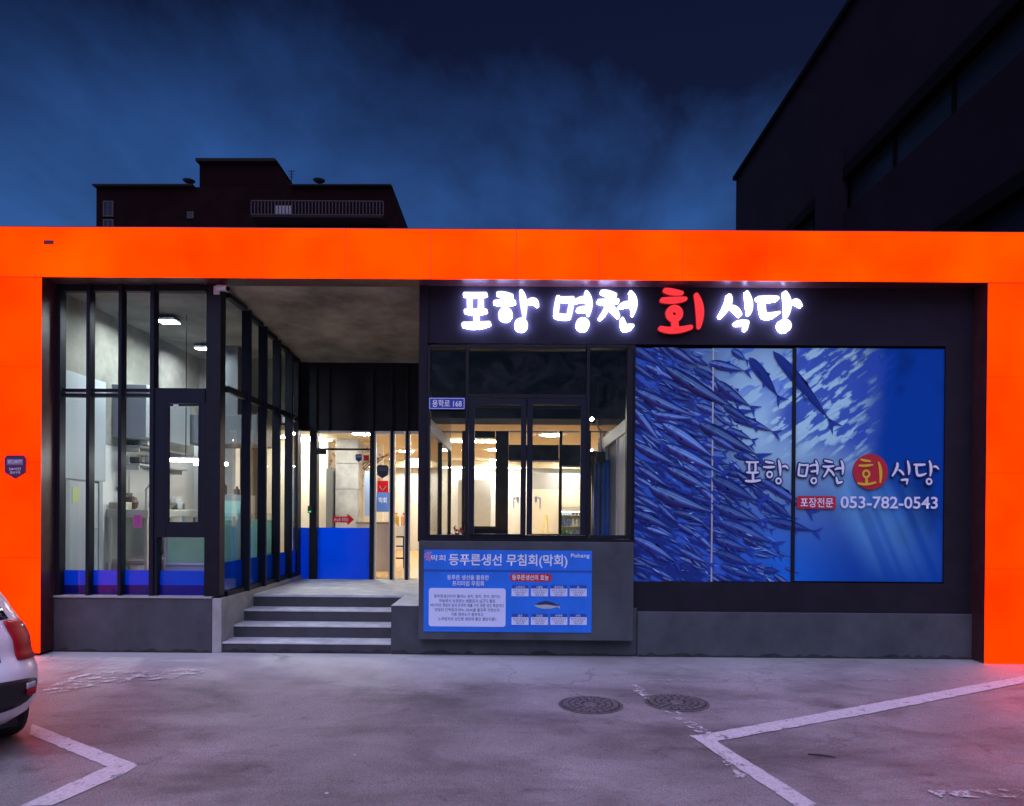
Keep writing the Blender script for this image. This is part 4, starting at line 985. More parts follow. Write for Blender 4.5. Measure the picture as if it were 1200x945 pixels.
# ================================================================== PORCH FITTINGS
def camera_fit(cx, cy, Y, label, s=1.0, dirx=1):
    p = P(cx, cy, Y); t = thing('security_camera', label, 'security camera', p)
    mw = mat('camera_white', (.72, .72, .74), .4)
    MB().box(p.x - .035 * s, p.x + .035 * s, Y, Y + .03, p.z - .05 * s, p.z + .05 * s).build('bracket', mw, t, bevel=.004)
    MB().tube([(p.x, Y, p.z), (p.x + .05 * dirx * s, Y - .05 * s, p.z + .01)], .014 * s).build('arm', mw, t)
    a = Vector((p.x + .03 * dirx * s, Y - .05 * s, p.z + .012)); b = a + Vector((.15 * dirx * s, -.06 * s, -.03 * s))
    MB().tube([a, a + (b - a) * .1, b], [.028 * s, .038 * s, .036 * s], 12).build('housing', mw, t, smooth=False)
    MB().tube([b - (b - a) * .001, b + (b - a) * .06], [.03 * s, .028 * s], 12).build('lens', M_black, t)
camera_fit(253.5, 340, .25, 'white bullet camera at the top of the corner post under orange beam')
camera_fit(334, 491, 3.1, 'white bullet camera low on the end post by the glass door', 1.15)

# ================================================================== LAMPS AND THINGS INDOORS
def downlight(p, r, m, label, group):
    t = thing('ceiling_light', label, 'ceiling light', p, group)
    MB().lathe((p[0], p[1], p[2] - .02), [(r * .92, 0), (r, .002), (r, .012)], 24).build('diffuser', m, t)
    MB().lathe((p[0], p[1], p[2] - .0075), [(r * 1.01, 0), (r * 1.12, .001), (r * 1.12, .007)], 24).build('trim_ring', M_wframe, t)
    return t
dl = [((-2.87, 5.0), 'round ceiling light seen through the door transom'), ((-2.62, 8.7), 'round ceiling light seen through the first narrow pane beside the door'), ((-2.76, 11.4), 'round ceiling light seen through the last narrow pane beside the door'),
      ((.645, 5.0), 'round ceiling light seen high in the second bay sash'), ((1.5, 11.2), 'round ceiling light above the drinks fridge'), ((-.48, 8.2), 'round ceiling light seen in the first bay sash, upper of two'), ((-.55, 11.3), 'round ceiling light seen in the first bay sash, lower of two'),
      ((-4.3, 6.0), 'round ceiling light behind the corner room'), ((1.6, 8.0), 'round ceiling light behind the bay pier')]
for (x, y), lb in dl: downlight((x, y, ZC - .0005), .17, M_lamp, lb, 'round ceiling lights in the dining room')
def strip(x0, x1, y, z, label, d=.05, m=M_strip):
    t = thing('linear_light', label, 'ceiling light', ((x0 + x1) / 2, y, z), 'linear lights in the dining room')
    MB().box(x0, x1, y, y + d, z - .03, z).build('diffuser', m, t); MB().box(x0 - .01, x1 + .01, y - .01, y + d + .01, z + .001, z + .02).build('housing', M_wframe, t)
strip(-1.36, -.32, 6.0, ZC - .022, 'linear warm light on the ceiling seen through the first bay sash')
strip(-2.0, .30, 11.66, 2.96, 'long warm cove light along the top of the far wall', .06)
strip(-4.6, -3.7, 5.4, ZC - .022, 'linear light nearer the corner room glazing')
strip(-4.6, -3.7, 5.95, ZC - .022, 'linear light farther from the corner room glazing')
for p, s, lb in ((G(197, 375, 4.36), .12, 'larger bright square ceiling lamp in the corner room'), (G(237, 407, 4.36), .09, 'smaller bright square ceiling lamp in the corner room')):
    t = thing('square_lamp', lb, 'ceiling lamp', p, 'square lamps in the corner room')
    MB().box(p.x - s, p.x + s, p.y - s * .8, p.y + s * .8, p.z - .012, p.z).build('diffuser', M_lampc, t)
    sh = MB()
    for q in ((-s - .01, -s - .002, -s * .8 - .01, s * .8 + .01), (s + .002, s + .01, -s * .8 - .01, s * .8 + .01), (-s - .002, s + .002, -s * .8 - .01, -s * .8 - .002), (-s - .002, s + .002, s * .8 + .002, s * .8 + .01)): sh.box(p.x + q[0], p.x + q[1], p.y + q[2], p.y + q[3], p.z - .03, p.z)
    sh.build('shade', M_wframe, t)
    MB().box(p.x - s - .01, p.x + s + .01, p.y - s * .8 - .01, p.y + s * .8 + .01, p.z + .001, p.z + .03).build('housing', M_black, t)
    MB().tube([(p.x, p.y, p.z + .03), (p.x, p.y, 4.42)], .012).build('stem', M_black, t)
t = thing('linear_light', 'cool hanging tube light seen through the opening corner window', 'ceiling light', (-4.6, 2.0, 2.5), 'hanging tube lights')
for y in (1.7, 2.5):
    q = XP(211, 541, -4.6); z = q.z + .03
    MB().tube([(-4.85, y, z), (-4.35, y, z)], .02).build('tube', emat('tube_cool', (.90, .96, 1.0), 95.0), t)
    MB().box(-4.86, -4.34, y - .03, y + .03, z + .022, z + .05).build('fitting', M_wframe, t)
    MB().tube([(-4.6, y, z + .05), (-4.6, y, 4.42)], .006).build('wire', M_black, t)
# fish tanks
M_tank = film('tank_water', (.62, .88, .78), .72); M_pale = mat('tank_frame', (.62, .66, .66), .4)
def tank(x0, x1, y0, y1, z0, z1, label):
    t = thing('fish_tank', label, 'fish tank', ((x0 + x1) / 2, (y0 + y1) / 2, z0), 'fish tanks in the corner room')
    MB().box(x0 + .012, x1 - .012, y0 + .012, y1 - .012, z0 + .03, z1 - .10).build('water', M_tank, t)
    f = MB()
    for x in (x0, x1 - .03):
        for y in (y0, y1 - .03): f.box(x, x + .03, y, y + .03, z0 + .03, z1)
    f.box(x0, x1, y0, y1, z0, z0 + .029); f.build('tank_frame', M_pale, t)
    MB().box(x0 + .03, x1 - .03, y0 + .004, y0 + .010, z0 + .031, z1).build('glass_side', M_glass, t)
    MB().box(x1 - .010, x1 - .004, y0 + .03, y1 - .03, z0 + .031, z1).build('glass_side', M_glass, t)
    MB().tube([(x0 + .1, y0 + .05, z0 + .25), ((x0 + x1) / 2, y0 + .06, z0 + .38), (x1 - .05, y0 + .05, z0 + .42)], .018).build('hose', mat('hose_pale', (.6, .62, .6), .5), t)
    MB().box(x0, x1, y0 + .02, y1, ZB - .02, z0 - .001).build('stand', M_greywall, t)
tank(-4.30, -3.62, .52, 1.0, 1.02, 1.62, 'greenish fish tank just inside the opening corner window')
tank(-4.15, -3.62, 1.15, 2.5, 1.02, 1.66, 'long greenish fish tank along the porch side glazing')
# sink counter, shelves, door in the corner room
t = thing('sink_counter', 'steel sink counter against the white wall of the corner room', 'sink counter', (-5.35, 2.2, ZB))
MB().box(-5.68, -5.10, 1.65, 3.2, 1.58, 1.70).build('basin', mat('steel_soft', (.55, .53, .48), .4, .4), t, bevel=.01)
for x in (-5.64, -5.14):
    for y in (1.69, 3.16): MB().box(x - .02, x + .02, y - .02, y + .02, ZB - .03, 1.579).build('leg', M_steel, t)
MB().box(-5.66, -5.12, 1.71, 3.14, .98, 1.0).build('lower_shelf', M_steel, t)
MB().tube([(-5.5, 2.35, 1.70), (-5.5, 2.35, 2.0), (-5.42, 2.32, 2.08), (-5.34, 2.30, 2.0), (-5.33, 2.30, 1.92)], .014).build('tap', M_steel, t)
for i, (y, z) in enumerate(((2.05, 2.36), (2.05, 2.62))):
    t = thing('wall_shelf', ('lower' if i == 0 else 'upper') + ' grey wall shelf under the white wall box', 'shelf', (-5.5, 2.6, z), 'shelves over the sink')
    MB().box(-5.69, -5.38, 1.95, 3.4, z - .025, z).build('board', M_greywall, t)
    for y in (2.0, 3.3): MB().box(-5.69, -5.42, y, y + .02, z - .09, z - .0255).build('bracket', M_steel, t)
rs = random.Random(4)
for i, (y, z, h, lb) in enumerate(((2.15, 2.36, .10, 'squat grey pot first on the lower shelf'), (2.45, 2.36, .14, 'taller steel pot in the middle of the lower shelf'), (2.8, 2.36, .09, 'flat steel bowl farthest on the lower shelf'), (2.3, 2.62, .10, 'dark pot first on the upper shelf'), (2.75, 2.62, .12, 'steel pot farthest on the upper shelf'))):
    o = MB().lathe((-5.52, y, z), [(.08, 0), (.10, h * .3), (.10, h), (.085, h), (.08, .02)], 14).build('pot', M_steel if i % 2 else mat('dark_pot', (.06, .05, .05), .4), smooth=False); tag(o, lb, 'pot', 'pots on the wall shelves')
tag(MB().lathe((-5.56, 2.05, 1.701), [(.06, 0), (.09, .03), (.10, .10), (.075, .17), (.03, .19)], 14).build('dark_jar', mat('brown_jar', (.06, .025, .018), .4)), 'round dark brown jar standing on the sink counter', 'jar')
tag(MB().box(-5.29, -5.18, 1.628, 1.648, 1.45, 1.62).build('pink_cloth', mat('pink_cloth', (.85, .12, .50), .8)), 'bright pink cloth hanging from the sink counter edge', 'cloth')
tag(MB().box(-5.66, -5.44, 1.68, 1.86, 1.701, 1.80).build('pale_carton', mat('carton_pale', (.62, .60, .48), .7, color2=(.40, .36, .22), scale=14), bevel=.004), 'pale printed carton standing on the sink counter edge', 'carton')
tag(MB().lathe((-5.36, 1.9, .64), [(.10, 0), (.14, .26), (.15, .27), (.13, .262), (.10, .02)], 16).build('steel_bucket', M_steel), 'steel bucket standing on the floor under the sink counter', 'bucket')
tag(MB().lathe((-5.42, 2.7, 1.701), [(.10, 0), (.17, .07), (.18, .072), (.16, .065), (.10, .01)], 18).build('washing_bowl', mat('bowl_white', (.75, .76, .76), .4)), 'wide white washing bowl lying on the sink counter', 'bowl')
for k_, (y, l_, lb) in enumerate(((1.95, .26, 'shorter steel ladle hanging on the wall above the sink'), (2.2, .34, 'longer steel ladle hanging on the wall above the sink'))):
    o = MB().tube([(-5.67, y, 2.28), (-5.67, y, 2.28 - l_)], .010, 6).lathe((-5.655, y, 2.22 - l_), [(.012, 0), (.04, .03), (.045, .06)], 10).build('ladle', M_steel); tag(o, lb, 'ladle', 'ladles on the wall above the sink')
t = thing('dish_rack', 'steel dish rack with upright white plates on the sink counter', 'dish rack', (-5.5, 3.0, 1.70))
q = MB(); q.box(-5.66, -5.30, 2.9, 2.92, 1.701, 1.80).box(-5.66, -5.30, 3.14, 3.16, 1.701, 1.80).box(-5.66, -5.30, 2.921, 3.139, 1.702, 1.712); q.build('wire_frame', M_steel, t)
for k_ in range(5): MB().box(-5.62 + k_ * .07, -5.605 + k_ * .07, 2.93, 3.13, 1.713, 1.90).build('plate', MATS['bowl_white'], t)
for k_, (x, h_, c_, lb) in enumerate(((-5.02, .16, 'dark_pot', 'short dark jar on top of the grey cabinet, farthest from the post'), (-4.82, .24, 'dark_pot', 'tall dark bottle on top of the grey cabinet, in the middle'), (-4.6, .14, 'dark_pot', 'small dark jar on top of the grey cabinet, nearest the post'))):
    tag(MB().lathe((x, 3.5, 1.951), [(.05, 0), (.055, h_ * .6), (.02, h_ * .8), (.02, h_)], 12).build('kitchen_jar', MATS[c_]), lb, 'jar', 'jars on the grey cabinet')
t = thing('service_door', 'pale grey door with lever handle beside the orange pillar', 'door', (-5.66, 1.1, ZB))
MB().box(-5.698, -5.655, .80, 1.42, ZB - .02, 2.05).build('leaf', mat('door_grey', (.50, .53, .54), .5), t)
MB().box(-5.699, -5.64, .72, .798, ZB - .02, 2.07).build('door_frame', M_greywall, t); MB().box(-5.699, -5.64, 1.422, 1.5, ZB - .02, 2.07).build('door_frame', M_greywall, t)
MB().tube([(-5.655, 1.30, 1.45), (-5.60, 1.30, 1.45), (-5.60, 1.18, 1.45)], .016).build('handle', M_steel, t)
MB().box(-5.654, -5.650, .86, 1.0, 1.78, 1.98).build('paper_note', mat('yellow_note', (.62, .68, .30), .7), t)
t = thing('extractor_hood', 'dark grey hood box hanging by the corner room ceiling', 'hood', (-4.9, 3.4, 2.7))
MB().box(-5.4, -4.2, 3.3, 4.2, 2.78, 3.25).build('hood_box', mat('hood_grey', (.12, .13, .15), .5), t, bevel=.01); MB().box(-5.0, -4.6, 3.5, 3.9, 3.251, 4.415).build('duct', mat('hood_grey', (.12, .13, .15), .5), t)
t = thing('grey_cabinet', 'dark grey cabinet standing behind the opening corner window', 'cabinet', (-4.75, 3.4, ZB))
MB().box(-5.1, -4.45, 3.3, 3.9, ZB - .02, 1.95).build('body', mat('cabinet_grey', (.18, .20, .22), .5), t); MB().box(-4.75, -4.46, 3.288, 3.299, ZB + .05, 1.85).build('cabinet_door', mat('cabinet_teal', (.25, .45, .42), .5), t)
# blossom wall panel, stone column
M_bl = mat('blossom_print', (.78, .70, .58), .7, color2=(.52, .27, .22), scale=5.5, noise=.3)
t = thing('blossom_panel', 'wall panel printed with pink blossom behind the glass door', 'wall panel', (-3.4, 6.6, ZL))
MB().box(-4.0, -2.78, 6.62, 6.7, ZL + .002, 3.1).build('board', mat('panel_cream', (.78, .69, .53), .7), t)
br = MB(); rb = random.Random(5)
for k in range(150):
    x = -3.9 + 1.1 * rb.random(); z = 3.05 - .95 * rb.random() ** 1.5 - max(0, (x + 3.2)) * .25; s = rb.uniform(.015, .04)
    br.prism([(x + s * math.cos(q * 1.257 + k), z + s * math.sin(q * 1.257 + k)) for q in range(5)], 6.612, 6.619)
o = br.build('blossom', mat('blossom_pink', (.62, .30, .27), .7), t); o['kind'] = 'stuff'
tw = MB()
for k in range(9): 
    x = -3.9 + .12 * k; tw.tube([(x, 6.61, 2.2 + .06 * k), (x + .25, 6.61, 2.5 + .05 * k), (x + .55, 6.61, 2.75 + .02 * k)], [.014, .009, .004], 5)
tw.build('twig', mat('twig_brown', (.20, .10, .07), .8), t)
t = thing('stone_column', 'grey stone clad column seen through the glass door', 'column', (-3.4, 6.2, ZL))
for i in range(5):
    z = ZL + .002 + i * .52; MB().box(-3.62, -3.16, 6.0, 6.4, z, min(z + .512, ZC - .004)).build('stone_slab', mat('column_stone', (.40, .41, .42), .6, noise=.25, scale=4), t, bevel=.004)
tag(MB().box(-3.78, -3.66, 5.9, 6.5, ZL, 2.55).build('tall_locker', mat('locker_grey', (.16, .17, .18), .5)), 'tall dark grey locker at the side of the stone column', 'locker')
# counter with things near the sidelights
t = thing('serving_counter', 'cream serving counter behind the narrow panes by the door', 'counter', (-2.5, 5.2, ZL))
a = P(440, 615, 5.0).x; b = P(459, 615, 5.0).x
MB().box(a - .35, b, 5.0, 5.5, ZL, 1.46).build('counter_body', M_cream, t); MB().box(a - .37, b + .02, 4.98, 5.52, 1.461, 1.50).build('counter_top', mat('counter_top', (.45, .34, .24), .4), t)
t = thing('blue_poster', 'blue printed poster above the serving counter', 'poster', (-2.5, 5.6, 1.5))
pb(441, 456, 577, 600, 5.55, .02, 'poster_board', mat('poster_blue', (.05, .16, .55), .5), t); ptext('막회', 444, 453, 583, 590, 5.545, 'lettering', M_wprint, t, bold=.01)
t = thing('menu_banner', 'tall pale blue menu banner at the glass door edge', 'banner', (-2.9, 5.2, 1.2))
pb(427.5, 434, 552, 605, 5.25, .02, 'banner_sheet', mat('menu_blue', (.35, .50, .80), .5), t); 
t = thing('bar_stool', 'black metal stool standing on the wood floor beside the panes', 'stool', P(468, 660, 5.8))
p = P(468, 630, 5.8); p0 = P(468, 664, 5.8); zf = ZL
for dx_ in (-.11, .11):
    for dy_ in (-.11, .11): MB().bar((p.x + dx_, 5.8 + dy_, zf), (p.x + dx_ * .9, 5.8 + dy_ * .9, p.z), .02, .02).build('leg', M_black, t)
for z in (zf + .18, zf + .42):
    q = MB(); 
    for s_ in (-1, 1): q.box(p.x - .10, p.x + .10, 5.8 + s_ * .105 - .008, 5.8 + s_ * .105 + .008, z, z + .016); q.box(p.x + s_ * .105 - .008, p.x + s_ * .105 + .008, 5.8 - .096, 5.8 + .096, z + .0005, z + .0155)
    q.build('stretcher', M_black, t)
MB().box(p.x - .14, p.x + .14, 5.66, 5.94, p.z + .0005, p.z + .03).build('seat', M_black, t, bevel=.005)
t = thing('paper_box', 'white cardboard box lying on the black stool', 'box', (p.x, 5.8, p.z + .031))
MB().box(p.x - .15, p.x + .15, 5.67, 5.93, p.z + .031, p.z + .21).build('carton', M_white, t); MB().box(p.x - .152, p.x + .152, 5.668, 5.932, p.z + .211, p.z + .235).build('lid', M_white, t)
for dx_, cl_, lb in ((-.06, (.85, .55, .03), 'yellow bottle standing on the white box'), (.08, (.75, .28, .10), 'orange bottle standing on the white box')):
    t = thing('sauce_bottle', lb, 'bottle', (p.x + dx_, 5.8, p.z + .236), 'bottles on the white box')
    MB().lathe((p.x + dx_, 5.8, p.z + .236), [(.05, 0), (.052, .02), (.052, .17), (.02, .22)], 14).build('bottle_body', mat('bottle_' + lb.split()[0], cl_, .4), t, smooth=False); MB().lathe((p.x + dx_, 5.8, p.z + .4565), [(.02, 0), (.02, .03)], 10).build('cap', M_red, t)
# fridge
t = thing('drinks_fridge', 'lit glass door drinks fridge against the far wall', 'fridge', (1.6, 11.0, ZL))
fx0, fx1 = P(656, 600, 10.9).x, P(656, 600, 10.9).x + .75; fz = P(660, 594, 10.9).z
MB().box(fx0, fx0 + .03, 10.9, 11.4, ZL, fz).box(fx1 - .03, fx1, 10.9, 11.4, ZL, fz).box(fx0 + .03, fx1 - .03, 11.37, 11.4, ZL, fz).box(fx0 + .03, fx1 - .03, 10.9, 11.369, ZL, ZL + .12).box(fx0 + .03, fx1 - .03, 10.9, 11.369, fz - .12, fz).build('cabinet', M_white, t)
MB().box(fx0 + .04, fx1 - .04, 10.95, 11.1, fz - .15, fz - .122).build('fridge_lamp', emat('fridge_glow', (.75, .95, 1.0), 9.0), t)
for i in range(4):
    z = ZL + .14 + i * .3
    MB().box(fx0 + .031, fx1 - .031, 10.95, 11.36, z, z + .015).build('shelf', M_wframe, t)
MB().box(fx0 + .01, fx1 - .01, 10.885, 10.898, ZL + .1, fz - .1).build('door_pane', M_glass, t)
bt = ['brown', 'green', 'blue', 'white']; bc = [(.14, .05, .02), (.05, .28, .10), (.06, .14, .50), (.70, .74, .78)]
pr = []
for i in range(4):
    c = thing('drink_bottle', 'small ' + bt[i] + ' bottle on a shelf of the drinks fridge', 'bottle', (0, 0, 0), 'bottles in the drinks fridge'); MB().lathe((0, 0, 0), [(.032, 0), (.033, .01), (.033, .13), (.013, .18), (.013, .21)], 10).build('bottle_body', mat('drink_' + bt[i], bc[i], .3), c, smooth=False); pr.append([c, 0])
for i in range(4):
    for k in range(7):
        loc = (fx0 + .09 + k * .095, 11.0, ZL + .1555 + i * .3); e = pr[(i + k // 3) % 4]
        lb = 'small %s bottle on the %s shelf of the drinks fridge' % (bt[(i + k // 3) % 4], ('bottom', 'second', 'third', 'top')[i])
        if e[1] == 0: e[0].location = loc; e[1] = 1; e[0]['label'] = lb
        else: dup(e[0], loc, lb)
t = thing('floor_cone', 'pale yellow folding stand by the cream wall far inside', 'floor stand', P(640, 640, 9.5))
pa = P(640, 603, 9.5); 
MB().prism([(pa.x - .17, ZL + .001), (pa.x - .13, ZL + .001), (pa.x + .01, pa.z), (pa.x - .03, pa.z)], 9.45, 9.75).build('leaf', mat('cone_yellow', (.82, .72, .30), .5), t)
MB().prism([(pa.x + .13, ZL + .001), (pa.x + .17, ZL + .001), (pa.x + .035, pa.z - .01), (pa.x + .012, pa.z - .01)], 9.46, 9.74).build('leaf', mat('cone_yellow', (.82, .72, .30), .5), t)
# things in the bay room
t = thing('blue_curtain', 'deep blue rolled curtain standing inside the bay window', 'curtain', P(707, 632, 2.3))
cx0, cx1, cz0, cz1 = rect(693, 721, 539, 640, 2.3); cv = MB(); n = 26; zc0 = ZL + .012
pts = [(cx0 + (cx1 - cx0) * k / n, 2.3 + .035 * math.sin(k * 1.3)) for k in range(n + 1)]
cv.add([(x, y, zc0) for x, y in pts] + [(x, y, cz1) for x, y in pts] + [(x, y + .02, zc0) for x, y in pts] + [(x, y + .02, cz1) for x, y in pts],
       [f for k in range(n) for f in ((k, k + 1, n + 2 + k, n + 1 + k), (2 * n + 2 + k, 3 * n + 3 + k, 3 * n + 4 + k, 2 * n + 3 + k), (n + 1 + k, n + 2 + k, 3 * n + 4 + k, 3 * n + 3 + k))])
cv.build('cloth', mat('curtain_blue', (.02, .24, .70), .6), t, smooth=True, recalc=False)
px_ = P(695, 600, 2.2).x; MB().tube([(px_, 2.18, zc0), (px_, 2.18, cz1 + .04)], .03, 12).build('pole', M_steel, t, smooth=True)
t = thing('clamp_spotlight', 'small clamp spotlight on a bent arm inside the bay window', 'spotlight', P(700, 530, 1.2))
a, b, c, d = P(694, 492, 1.2), P(699, 498, 1.25), P(704, 505, 1.3), P(704, 530, 1.3)
MB().tube([a + (b - a) * .3, b, c, d], .012).build('arm', M_steel, t); MB().tube([a, a + (b - a) * .55], [.03, .022], 10).build('lamp_shade', M_black, t)
MB().tube([a + Vector((-.012, -.012, .01)), a + Vector((-.002, -.002, .001))], [.024, .024], 10).build('bulb', emat('spot_bulb', (1, .92, .65), 220.0), t)
e = P(704, 543, 1.3); MB().box(d.x - .06, d.x + .06, 1.24, 1.36, e.z, d.z).build('clamp', M_black, t, bevel=.01)
MB().tube([(d.x, 1.3, ZL + .012), (d.x, 1.3, e.z)], .016).build('stand_pole', M_black, t)
t = thing('red_sprig', 'small red leafy sprig standing at the bay window sill', 'plant', P(537, 627, .7))
sp = MB(); rr_ = random.Random(2); c = P(537, 628, .7)
for k in range(26):
    a = rr_.uniform(0, 6.28); l = rr_.uniform(.02, .09); o = Vector((c.x + rr_.uniform(-.06, .08), .7 + rr_.uniform(-.03, .03), c.z + rr_.uniform(-.02, .07)))
    sp.add([o, o + Vector((math.cos(a) * l, rr_.uniform(-.02, .02), abs(math.sin(a)) * l)), o + Vector((math.cos(a + .5) * l * .6, .01, abs(math.sin(a + .5)) * l * .6))], [(0, 1, 2)])
o = sp.build('leaves', mat('sprig_red', (.50, .03, .03), .6), t); o['kind'] = 'stuff'
MB().lathe((c.x, .7, ZL + .012), [(.05, 0), (.07, c.z - .03 - ZL - .012)], 12).build('vase', M_black, t)

# ================================================================== CAR
CA = Vector((-3.235, -3.12, 0)); HD = Vector((-.80, .60, 0)).normalized(); RT = Vector((HD.y, -HD.x, 0))      # rear-right corner, heading, right-hand side
CW = .80
def car(u, v, z): return CA + HD * u + RT * (v - CW) + Vector((0, 0, z))
KZ = [(.20, .70, .14, 3.40), (.27, .765, .055, 3.50), (.36, .795, .018, 3.55), (.47, .805, .0, 3.56), (.57, .800, .012, 3.55), (.64, .785, .045, 3.54), (.68, .772, .075, 3.52), (.78, .765, .088, 3.45), (.90, .728, .135, 3.25), (1.00, .685, .19, 2.80), (1.12, .635, .27, 2.55), (1.28, .585, .36, 2.30), (1.40, .545, .43, 2.05), (1.47, .49, .52, 1.85), (1.50, .37, .66, 1.60)]
def kz(z):
    for a, b in zip(KZ[:-1], KZ[1:]):
        if a[0] <= z <= b[0]:
            t = (z - a[0]) / (b[0] - a[0]); t = t * t * (3 - 2 * t) * .4 + t * .6
            return [a[i] + (b[i] - a[i]) * t for i in (1, 2, 3)]
    return list(KZ[0][1:]) if z < KZ[0][0] else list(KZ[-1][1:])
def carp(th, z, off=0.0):                           # th in degrees: 180 rear middle, 90 right flank, 0 nose
    w, ur, uf = kz(z); w += off; ur -= off; uf += off
    th = th % 360; sg = 1 if th <= 180 else -1; t = th if th <= 180 else 360 - th; mid = (ur + uf) / 2
    def corner(t, rc, end):                        # t: 0 side middle .. 90 end middle; returns (distance from the end, v)
        if t < 30: return (abs(mid - end) + (rc - abs(mid - end)) * t / 30, w)
        if t < 60:
            a = R((t - 30) * 3); return (rc - rc * math.sin(a), w - rc + rc * math.cos(a))
        v = (w - rc) * (90 - t) / 30; return (0, v)
    if t >= 90: d, v = corner(t - 90, .27, ur); u = ur + d + .07 * (v / w) ** 2
    else: d, v = corner(90 - t, .45, uf); u = uf - d - .15 * (v / w) ** 2
    return car(u, v * sg, z)
def patch(t0, t1, z0, z1, off, m, name, parent, nt_=10, nz=6, lo=None, hi=None, smooth=True):
    mb = MB(); vs = []
    for i in range(nz + 1):
        for j in range(nt_ + 1):
            th = t0 + (t1 - t0) * j / nt_; f = j / nt_
            za = lo(f) if lo else z0; zb_ = hi(f) if hi else z1
            vs.append(carp(th, za + (zb_ - za) * i / nz, off))
    n = nt_ + 1; mb.add(vs, [(i * n + j, i * n + j + 1, (i + 1) * n + j + 1, (i + 1) * n + j) for i in range(nz) for j in range(nt_)])
    o = mb.build(name, m, parent, smooth=smooth)
    so = o.modifiers.new('skin', 'SOLIDIFY'); so.thickness = .010; so.offset = -1 
    return o
CR_ = thing('parked_car', 'white hatchback parked by the orange pillar, only its rear corner showing', 'car', car(1.8, 0, 0))
M_car = mat('car_white', (.84, .84, .85), .3, coat=.3); M_cardark = mat('car_black', (.012, .012, .014), .45); M_carglass = mat('car_glass', (.010, .011, .014), .06)
M_tail = mat('tail_red', (.42, .006, .014), .4, spec=.25); M_tyre = mat('tyre_rubber', (.018, .018, .019), .8)
body = MB(); NT = 96; zz = [KZ[0][0]] + [KZ[0][0] + (KZ[-1][0] - KZ[0][0]) * i / 40 for i in range(1, 41)]
vs = [carp(360 * j / NT, z) for z in zz for j in range(NT)]
fs = [(i * NT + j, i * NT + (j + 1) % NT, (i + 1) * NT + (j + 1) % NT, (i + 1) * NT + j) for i in range(40) for j in range(NT)]
fs += [tuple(range(NT))[::-1], tuple(range(40 * NT, 41 * NT))]
body.add(vs, fs); body.build('body', M_car, CR_, smooth=True)
def tl_lo(f): return .625 + .03 * f
def tl_hi(f): return .97 - .16 * (f) ** 1.3
patch(116, 143, .62, .91, .012, M_tail, 'tail_light', CR_, 12, 8, tl_lo, lambda f: .77 + .15 * min(1, f * 1.6) ** .7)
patch(217, 244, .62, .91, .012, M_tail, 'tail_light', CR_, 12, 8, tl_lo, lambda f: .77 + .15 * min(1, (1 - f) * 1.6) ** .7)
patch(127, 134, .855, .875, .0155, mat('tail_clear', (.55, .38, .22), .12), 'indicator_lens', CR_, 6, 2)
patch(139, 221, .93, 1.36, .006, M_carglass, 'rear_window', CR_, 16, 6)
patch(62, 117, 1.0, 1.38, .006, M_carglass, 'side_window', CR_, 16, 6)
patch(243, 298, 1.0, 1.38, .006, M_carglass, 'side_window', CR_, 16, 6)
patch(134, 226, .33, .53, .008, M_cardark, 'bumper_insert', CR_, 30, 5, lambda f: .31 + .10 * (abs(f - .5) * 2) ** 5, lambda f: .53 - .03 * (abs(f - .5) * 2) ** 8)
patch(136.5, 142, .448, .492, .014, mat('reverse_lens', (.50, .50, .55), .12), 'reverse_light', CR_, 5, 3)
patch(136.5, 142, .405, .446, .014, M_tail, 'reflector', CR_, 5, 3)
patch(218, 223.5, .405, .49, .014, M_tail, 'fog_light', CR_, 5, 3)
patch(150.3, 209.7, .655, .662, .004, M_cardark, 'hatch_gap', CR_, 16, 1)
patch(150.2, 151, .66, .98, .005, M_cardark, 'hatch_gap', CR_, 1, 6)
patch(170, 190, .78, .80, .012, M_steel, 'hatch_handle', CR_, 6, 2)
def wheel(u, v, s_):
    c = car(u, v, .285); ax = RT * s_
    o = part('wheel', CR_, c)
    def disc(rs, nm, m):
        mb = MB(); n = 28; vs = []
        for r, d in rs:
            for k in range(n):
                a = 2 * math.pi * k / n; vs.append(c + ax * d + HD * (r * math.cos(a)) + Vector((0, 0, r * math.sin(a))))
        mb.add(vs, [(i * n + k, i * n + (k + 1) % n, (i + 1) * n + (k + 1) % n, (i + 1) * n + k) for i in range(len(rs) - 1) for k in range(n)] + [tuple(range(n)), tuple(range((len(rs) - 1) * n, len(rs) * n))[::-1]])
        mb.build(nm, m, o, smooth=False)
    disc([(.19, -.09), (.26, -.085), (.283, -.06), (.285, .05), (.27, .08), (.19, .085)], 'tyre', M_tyre); disc([(.185, .02), (.188, .07), (.10, .078), (.05, .09)], 'rim', M_steel)
for u in (.66, 2.95):
    for v, s_ in ((.70, 1), (-.70, -1)): wheel(u, v, s_)
und = MB(); und.add([car(u, v, z) for z in (.16, .30) for u, v in ((.25, -.66), (3.3, -.66), (3.3, .66), (.25, .66))], [(3, 2, 1, 0), (4, 5, 6, 7), (0, 1, 5, 4), (1, 2, 6, 5), (2, 3, 7, 6), (3, 0, 4, 7)]); und.build('underbody', M_cardark, CR_)

